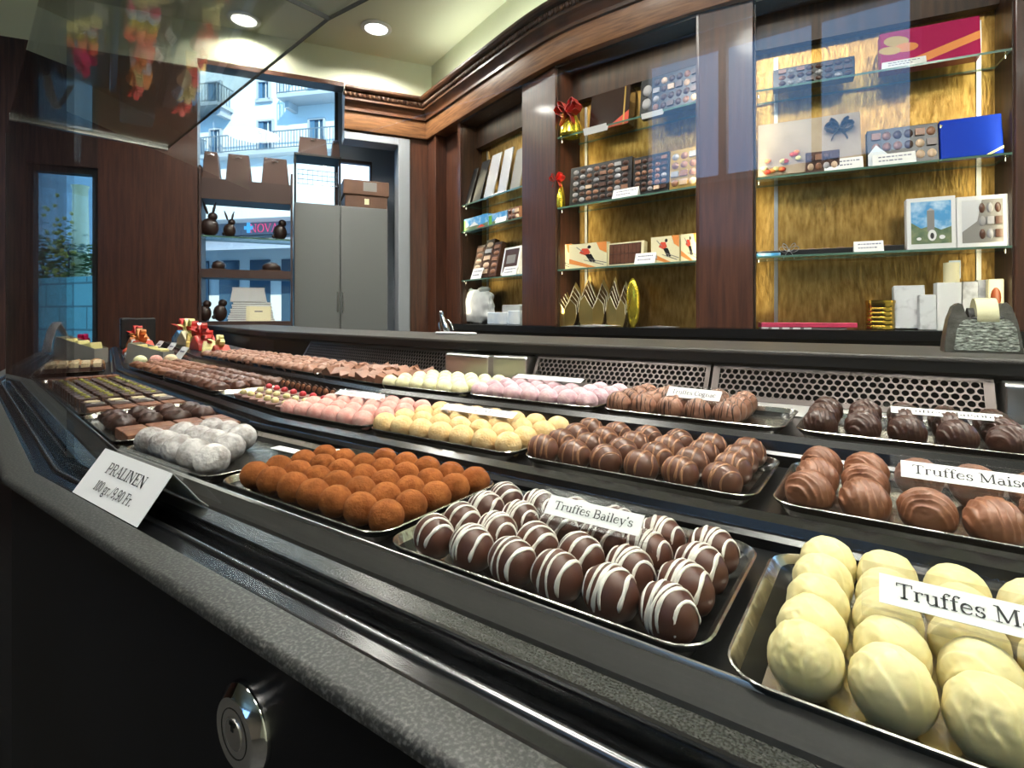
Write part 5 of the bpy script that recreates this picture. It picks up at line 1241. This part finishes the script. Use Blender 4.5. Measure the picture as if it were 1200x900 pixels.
# ------------------------------------------------------------------ niche by the left wall: cupboard, carton, display shelves
cu = thing('grey_cupboard', 'tall plain grey cupboard with two doors in the niche by the pale door frame', 'cupboard', wl(.25, .06, -EYE), WL.rot)
def cbox(root, name, m, a0, a1, n0, n1, h0, h1, bevel=0):
    inv = (Matrix.Translation(root.location) @ Matrix.Rotation(root.rotation_euler.z, 4, 'Z')).inverted()
    mb = MB(); mb.xf = inv; wbox(mb, a0, a1, n0, n1, h0, h1); mb.xf = None
    return mb.build(name, m, root, bevel=bevel)
CT_H = .655
cbox(cu, 'body', M['cupboard'], .235, .768, .075, .34, DN, CT_H)
dA = cbox(cu, 'door', M['cupboard'], .237, .512, .060, .074, DN+.06, CT_H-.004, .002)
dB = cbox(cu, 'door', M['cupboard'], .517, .766, .060, .074, DN+.06, CT_H-.004, .002)
for a, d_ in ((.500, dA), (.530, dB)):
    inv = (Matrix.Translation(cu.location) @ Matrix.Rotation(cu.rotation_euler.z, 4, 'Z')).inverted()
    mb = MB(); mb.xf = inv; mb.tube([wl(a, .052, .02), wl(a, .052, .14)], .004, 8); mb.xf = None; mb.build('handle', M['steel'], d_, smooth=60)
cb = thing('cardboard_carton', 'brown cardboard carton with a pale label on top of the grey cupboard', 'carton', wl(.36, .08, CT_H+.0005), WL.rot)
cbox(cb, 'lower_half', M['cardboard'], .235, .485, .085, .30, CT_H+.001, CT_H+.075, .003)
cbox(cb, 'upper_half', M['cardboard'], .225, .495, .078, .31, CT_H+.076, CT_H+.165, .004)
cbox(cb, 'label_patch', M['grey'], .30, .38, .0765, .0775, CT_H+.10, CT_H+.155)
cbox(cb, 'tape_patch', M['creamc'], .345, .372, .0835, .0845, CT_H+.02, CT_H+.055)

# display shelves in front of the stand-in window
ds = thing('display_rack', 'dark display rack with wooden and glass boards before the bright reflection window', 'rack', wl(1.0, .02, -EYE), WL.rot)
A0, A1 = .775, 1.236
for a in (A0, 1.225): cbox(ds, 'upright', M['brownpaint'], a, a+.011, .015, .20, DN, .80)
cbox(ds, 'top_board', M['brownpaint'], A0+.012, 1.224, .010, .20, .625, .735)
cbox(ds, 'wooden_shelf', M['brownpaint'], A0+.012, 1.224, .012, .20, .205, .25)
cbox(ds, 'wooden_shelf', M['brownpaint'], A0+.012, 1.224, .012, .20, -.055, -.03)
g = cbox(ds, 'glass_shelf', [M['glass_sh'], M['glass_edge']], A0+.012, 1.224, .005, .195, .420, .429)
for pl in g.data.polygons:
    if abs(pl.normal.z) < .5: pl.material_index = 1
def wallpx(px, n): 
    o = WL.o+WL.n*n; du, dv, dh = ray(px, 300)
    t_ = o.dot(WL.n)/(du*WL.n.x+dv*WL.n.y); return (Vector((du*t_, dv*t_))-WL.o).dot(WL.d)
for px0, px1, lab in ((236,258,'leftmost brown sample case on the display rack'),(264,295,'middle brown sample case on the display rack'),(306,339,'brown sample case at the right end of the display rack')):
    a0, a1 = wallpx(px1, .04), wallpx(px0, .04)
    c = thing('sample_case', lab, 'case', wl((a0+a1)/2, .04, .7355), WL.rot, 'brown cases on the rack')
    inv = (Matrix.Translation(c.location) @ Matrix.Rotation(c.rotation_euler.z, 4, 'Z')).inverted()
    mb = MB(); mb.xf = inv
    mb.rings([[wl(a0, n, .736), wl(a1, n, .736), wl(a1-.014, n, .885), wl(a0+.014, n, .885)] for n in (.04, .15)]); mb.xf = None; mb.build('case', M['browncase'], c, bevel=.004)
    mb = MB(); mb.xf = inv; mb.tube([wl((a0+a1)/2-.015, .036, .865), wl((a0+a1)/2, .032, .868), wl((a0+a1)/2+.015, .036, .865)], .003, 6); mb.xf = None; mb.build('handle', M['steel'], c)
# two more cases and a wire basket, standing on a black stand over the cupboard
st = thing('black_stand', 'thin black metal stand with a wire basket over the grey cupboard', 'stand', wl(.62, .2, CT_H), WL.rot)
for a in (.505, .755): cbox(st, 'leg', M['black'], a, a+.012, .12, .135, CT_H+.001, CT_H+.285)
cbox(st, 'top_rail', M['black'], .505, .767, .11, .30, CT_H+.286, CT_H+.298)
inv = (Matrix.Translation(st.location) @ Matrix.Rotation(st.rotation_euler.z, 4, 'Z')).inverted()
mb = MB(); mb.xf = inv
for i in range(4): mb.tube([wl(.525, .12, CT_H+.12+.028*i), wl(.75, .12, CT_H+.12+.028*i)], .0022, 5)
for i in range(9): mb.tube([wl(.53+.027*i, .12, CT_H+.12), wl(.53+.027*i, .12, CT_H+.205)], .0016, 5)
mb.xf = None; mb.build('wire_mesh', M['iron'], st)
for px0, px1, lab in ((349,384,'dark case on the black stand nearer the rack'),(388,404,'dark case on the black stand beside the door frame')):
    a0, a1 = max(wallpx(px1, .14), .508), wallpx(px0, .14)
    c = thing('sample_case', lab, 'case', wl((a0+a1)/2, .14, CT_H+.2985), WL.rot, 'dark cases on the stand')
    inv = (Matrix.Translation(c.location) @ Matrix.Rotation(c.rotation_euler.z, 4, 'Z')).inverted()
    mb = MB(); mb.xf = inv
    mb.rings([[wl(a0, n, CT_H+.299), wl(a1, n, CT_H+.299), wl(a1-.010, n, CT_H+.40), wl(a0+.010, n, CT_H+.40)] for n in (.13, .22)]); mb.xf = None; mb.build('case', M['browncase'], c, bevel=.004)
    mb = MB(); mb.xf = inv; mb.box(0,0,0,0,0,0); mb = MB(); mb.xf = inv; mb.tube([wl((a0+a1)/2-.012, .126, CT_H+.385), wl((a0+a1)/2+.012, .126, CT_H+.385)], .003, 6); mb.xf = None; mb.build('handle', M['steel'], c)
# chocolate figures on the glass board and below
def bunny(px, h, s, ears, lab, n=.06, wide=1.0):
    a = wallpx(px, n); t_ = thing('chocolate_bunny', lab, 'chocolate figure', wl(a, n, h+.0005), WL.rot, 'chocolate figures on the display rack')
    mb = MB(); mb.ball((0,0,.045*s), .038*s*wide,.03*s,.046*s, 14, 10); mb.ball((.012*s,0,.098*s), .022*s,.02*s,.022*s, 12, 8); mb.ball((-.032*s*wide,0,.022*s), .012*s,.012*s,.012*s, 8, 6); mb.build('body', M['bunny'], t_, smooth=180)
    for i in range(ears):
        e_ = MB(); x = (-.010+.022*i)*s; e_.tube([(x,0,.11*s),(x+(.006 if i else -.010)*s,0,.14*s),(x+(.014 if i else -.020)*s,0,.17*s)], [.005*s,.007*s,.002*s], 8); e_.build('ear', M['bunny'], t_, smooth=60)
bunny(246, .429, 1.10, 2, 'dark chocolate bunny with long ears on the glass board of the rack', wide=1.1)
bunny(269, .429, .85, 2, 'smaller dark chocolate bunny beside the long eared one on the glass board')
bunny(328, .429, 1.0, 0, 'round dark chocolate figure at the right end of the glass board', n=.08)
bunny(240, -.03, .95, 0, 'dark chocolate figure at the left of the lowest board', wide=.9); bunny(258, -.03, 1.0, 0, 'second dark chocolate figure on the lowest board', wide=.9)
for px, w, lab in ((256,.07,'dark chocolate block on the wooden board of the rack'),(318,.10,'wide dark chocolate mound on the wooden board of the rack')):
    a = wallpx(px, .06); t_ = thing('chocolate_mound', lab, 'chocolate figure', wl(a, .07, .2505), WL.rot)
    mb = MB(); mb.ball((0,0,.02), w/2,.035,.032, 14, 10, lambda p: 1+.2*nz(p,2.5,px)); mb.build('body', M['bunny'], t_, smooth=180)
    mb = MB(); mb.box(-w*.6,w*.6,-.04,.04,-.0,.004); mb.build('board', M['cardboard'], t_)
for i in range(9):
    t_ = thing('white_carton_sheet', f"{ORD[i]} white carton from the bottom of the pile on the lowest board", 'carton', wl((wallpx(267,.06)+wallpx(322,.06))/2+random.uniform(-.004,.004), .10, -.0298+.0118*i), WL.rot, 'white cartons piled on the rack')
    w_ = .118-.003*i; mb = MB(); mb.box(-w_, w_, -.055,.055,0,.0085); mb.build('tray', M['paper'], t_); mb = MB(); mb.box(-w_*.97, w_*.97, -.052,.052,.0085,.0112); mb.build('rim', M['grey'], t_)
t_ = thing('white_top_box', 'plain white box on top of the piled white cartons', 'box', wl((wallpx(270,.06)+wallpx(312,.06))/2, .10, -.0298+.0118*9), WL.rot)
mb = MB(); mb.rings([[(-.092,y,0),(.092,y,0),(.078,y,.075),(-.078,y,.075)] for y in (-.05,.05)]); mb.build('carton', M['paper'], t_, bevel=.003)
mb = MB(); mb.box(-.08,.08,-.051,.051,.072,.080); mb.build('lid', M['white'], t_)
t_ = thing('leaning_card', 'pale card leaning against the piled white cartons', 'card', wl(wallpx(303,.02), .022, -.0295), WL.rot, None, -R(8))
mb = MB(); mb.box(-.062,.062,0,.002,0,.082); mb.build('card', M['creamc'], t_); mb = MB(); mb.box(-.02,.02,-.0006,-.0002,.05,.058); mb.build('print_line', M['grey'], t_)

# ------------------------------------------------------------------ outside: the street seen through the stand-in window and the door
mb = MB(); wbox(mb, -14, 14, .45, 45, -1.25, -1.12); struct(mb.build('street', M['street']))
def facade_point(px, z): 
    r = (px-600)/F; return Vector((CY*r*z-SY*z, SY*r*z+CY*z))
BF = Face(facade_point(218, 29.0), facade_point(418, 26.8))
bd = thing('apartment_building', 'white rendered apartment building with blue shutters and balconies across the street', 'building', BF.w(0,0,-1.15), BF.rot)
BW = BF.len
def hpx(px, py): return BF.hit(px, py)
def bx(px): return BF.hit(px, 200)[0]
def bh(px, py): return BF.hit(px, py)[1]+1.15
wins = [(303,315,97,116,'w'),(303,319,143,176,'w'),(361,380,92,113,'d'),(363,379,141,176,'d'),(244,258,98,128,'d'),(247,258,153,180,'d')]
mb = MB(); mb.box(-6, BW+6, .10, 8, 0, 17); mb.build('wall', M['facade'], bd)
for x0, x1, y0, y1, kd in wins:
    a0, a1, z0, z1 = bx(x0), bx(x1), bh(x0, y1), bh(x0, y0)
    mb = MB(); f_ = .09
    for q in ((a0-f_,a0,z0-f_,z1+f_),(a1,a1+f_,z0-f_,z1+f_),(a0,a1,z1,z1+f_),(a0-f_*2,a1+f_*2,z0-f_*2,z0)): mb.box(q[0],q[1],-.06,.12,q[2],q[3])
    w_ = mb.build('window', M['concrete'], bd)
    mb = MB(); mb.box(a0,a1,.08,.12,z0,z1); mb.build('pane', M['wpane'], w_)
    mb = MB(); mb.box(a0,a0+(a1-a0)*.32,.02,.079,z0,z1); mb.build('shutter', M['shutter'], w_)
    mb = MB(); mb.box(a0+(a1-a0)*.60,a0+(a1-a0)*.68,.05,.079,z0,z1); mb.build('mullion', M['facade'], w_)
def balcony(px0, px1, pyf, rail=1.0, depth=1.1):
    a0, a1 = bx(px0), bx(px1); z = bh((px0+px1)/2, pyf)
    mb = MB(); mb.box(a0, a1, -depth, .1, z-.18, z); mb.box(a0+.15, a0+.40, -depth*.6, .1, z-.55, z-.18); mb.box(a1-.40, a1-.15, -depth*.6, .1, z-.55, z-.18)
    o = mb.build('balcony', M['concrete'], bd)
    mb = MB(); mb.box(a0, a1, -depth, -depth+.05, z+rail-.05, z+rail); mb.box(a0, a1, -depth, -depth+.05, z+.06, z+.10)
    for s in (a0, a1-.05): mb.box(s, s+.05, -depth, .1, z+rail-.05, z+rail)
    n = max(4, int((a1-a0)/.17))
    for i in range(n+1): x = a0+(a1-a0-.03)*i/n; mb.box(x, x+.03, -depth+.01, -depth+.035, z+.06, z+rail-.03)
    for s in (a0, a1-.05):
        for i in range(6): mb.box(s, s+.03, -depth+i*depth/6, -depth+i*depth/6+.03, z, z+rail-.03)
    mb.build('railing', M['iron'], o)
balcony(340, 412, 117); balcony(222, 272, 130); balcony(240, 400, 179, .95, .5)
mb = MB(); mb.box(-6, BW+6, -1.4, .1, bh(300,262)+.0, bh(300,236)); mb.build('canopy_roof', M['facade'], bd)
mb = MB(); mb.box(-6, BW+6, -.3, .1, bh(300,276), bh(300,262)); sb = mb.build('sign_band', M['signband'], bd)
l, wd = lettering('NOVAR', .62); o = l.build('lettering', M['signpink'], sb); o.location = (bx(318), -.33, bh(300,274)+.02)
mb = MB(); x, z = bx(296.5), bh(300,268); mb.box(x-.26,x+.26,-.36,-.31,z-.09,z+.09); mb.box(x-.09,x+.09,-.37,-.31,z-.26,z+.26); mb.build('pharmacy_cross', M['signblue'], sb)
mb = MB(); mb.prism([(-2.6, bh(300,300)),(-2.5, bh(300,300)+.12),(0, bh(300,278)),(0, bh(300,278)-.1)], lambda p, q: (q, p[0], p[1]), -6, BW+6); mb.build('awning', M['awning'], bd)
mb = MB()
for i in range(11): mb.box(-5.5+i*1.9, -4.3+i*1.9, .02, .11, .4, bh(300,300)-.2)
mb.build('shopfront_pane', M['wpane'], bd)
# stone wall with planting outside the glazed street door
SWF = Face(facade_point(-40, 6.6), facade_point(140, 5.4))
o = MB(); o.box(-2.2, SWF.len+.25, 0, .4, -.02, 1.15+.42); so = o.build('garden_wall', M['stone'], loc=SWF.w(0,0,-1.15), rotz=SWF.rot); struct(so)
def shrub(name, lab, face, px, off, h, w, ht, m, n, seed, cat='plant'):
    a, _ = face.hit(px, 300, off); t_ = thing(name, lab, cat, face.w(a, off, h), face.rot)
    rnd = random.Random(seed); mb = MB()
    for i in range(n):
        x, y, z = rnd.gauss(0, w*.3), rnd.gauss(0, .08), abs(rnd.gauss(ht*.42, ht*.26)); s = rnd.uniform(.03, .06)
        mb.xf = Matrix.Translation((x,y,z)) @ Matrix.Rotation(rnd.uniform(0,6), 4, 'Z') @ Matrix.Rotation(rnd.uniform(-1,1), 4, 'X')
        mb.add([(-s,0,0),(0,-s*.5,.01),(s,0,0),(0,s*.5,.01)], [(0,1,2,3)])
    mb.xf = None; mb.build('foliage', m, t_)
    mb = MB(); mb.tube([(0,0,0),(w*.02,0,ht*.3),(-w*.03,0,ht*.7)], .012, 6); mb.build('stem', M['wood'], t_)
    return t_
t_ = shrub('flowering_plant', 'plant with yellow flowers on the stone wall outside the street door', SWF, 80, .2, .42, .34, .62, M['leaf'], 170, 3)
rnd = random.Random(5); mb = MB()
for i in range(60): mb.ball((rnd.gauss(0,.09), rnd.gauss(-.1,.05), abs(rnd.gauss(.38,.22))), .028, .02, .024, 6, 4)
mb.build('blossom', M['flower'], t_)
mb = MB(); mb.lathe([(.10,0),(.085,.5),(.075,1.05),(.09,1.1),(.01,1.1)], 14, (0,.12,0)); mb.build('planter_column', M['creamc'], t_, smooth=40)
shrub('green_shrub', 'loose green shrub left of the yellow flowers outside the door', SWF, 50, .25, .42, .55, .62, M['leaf'], 220, 8)
shrub('green_shrub', 'low green shrub right of the yellow flowers outside the door', SWF, 108, .2, .42, .32, .36, M['leaf'], 140, 9)
BK = Face(facade_point(-60, 20.0), facade_point(150, 18.0))
o = MB(); o.box(-3, BK.len+.6, 0, 1, 0, 14); so = o.build('wall_opposite', M['farwall'], loc=BK.w(0,0,-1.15), rotz=BK.rot); struct(so)

# ------------------------------------------------------------------ lamps
def downlight(u, v, lab, power, seen=True, size=.13):
    t_ = thing('ceiling_downlight', lab, 'lamp', (u, v, EYE+CEIL), 0, 'round ceiling downlights')
    mb = MB(); mb.lathe([(.058,-.004),(.058,-.002),(.080,-.001),(.082,-.006),(.074,-.010),(.060,-.012),(.058,-.004)], 32); mb.build('ring', M['lampring'], t_, smooth=40)
    mb = MB(); mb.lathe([(.0005,-.008),(.058,-.008),(.058,-.006),(.0005,-.006)], 32); mb.build('diffuser', M['lamp'], t_)
    l = bpy.data.lights.new('downlight_bulb', 'AREA'); l.shape = 'DISK'; l.size = size; l.energy = power; l.color = (1,.955,.88); l.spread = R(150)
    o = bpy.data.objects.new('downlight_bulb', l); COL.objects.link(o); o.location = (u, v, EYE+CEIL-.016)
u1_, v1_ = at_height(441, 32, CEIL); downlight(u1_, v1_, 'round ceiling downlight near the corner over the oak cornice', 16)
u2_, v2_ = at_height(286, 22, CEIL); downlight(u2_, v2_, 'round ceiling downlight seen through the top glass over the niche', 8)
# added lamps without fittings, outside the picture, to light the counter and the shelves
def lampat(u, v, p, sz=.13):
    l = bpy.data.lights.new('added_fill_lamp', 'AREA'); l.shape = 'DISK'; l.size = sz; l.energy = p; l.color = (1,.955,.88); l.spread = R(160)
    o = bpy.data.objects.new('added_fill_lamp', l); COL.objects.link(o); o.location = (u, v, EYE+CEIL-.016)
for u, v, p in ((-.15,.70,25),(.80,.45,22),(-.95,1.0,17),(-2.0,.95,15),(-1.0,-.3,9),(.2,-.6,9),(1.3,-.2,10)): lampat(u, v, p, .42)
# light hidden on top of the cornice, washing the frieze and the ceiling
for i in range(2, len(FACADE)-6, 6):
    a, b = FACADE[i], FACADE[i+6]; m_ = (a+b)/2
    area('cornice_light', (m_.x, m_.y-.05, EYE+1.325), (b-a).length*.9, .05, 1.5*(b-a).length, (1,1,.86), (R(180), 0, math.atan2((b-a).y, (b-a).x)))

# ------------------------------------------------------------------ daylight, camera, colour
w = bpy.data.worlds.new('daylight'); S.world = w; w.use_nodes = True
bg = w.node_tree.nodes['Background']; bg.inputs[0].default_value = (.26,.54,1.0,1); bg.inputs[1].default_value = 3.2
sun = bpy.data.lights.new('sun', 'SUN'); sun.energy = 6.0; sun.angle = R(.5); sun.color = (1,.95,.86)
so_ = bpy.data.objects.new('sun', sun); COL.objects.link(so_); so_.location = (4,-3,9)
so_.rotation_euler = Vector((-.849,.527,-.62)).to_track_quat('-Z', 'Y').to_euler()
cam = bpy.data.cameras.new('camera'); co = bpy.data.objects.new('camera', cam); COL.objects.link(co)
cam.lens = 36*F/1200; cam.sensor_width = 36; cam.shift_y = -80/1200; cam.clip_start = .01; cam.clip_end = 200
co.location = (0, 0, EYE); co.rotation_euler = (R(90), 0, YAW); S.camera = co
S.view_settings.view_transform = 'Standard'; S.view_settings.look = 'None'; S.view_settings.exposure = 0.12; S.view_settings.gamma = 1
S.view_settings.use_curve_mapping = False
S.cycles.use_denoising = True; S.cycles.max_bounces = 10; S.cycles.transparent_max_bounces = 24; S.cycles.sample_clamp_indirect = 6; S.cycles.caustics_reflective = False
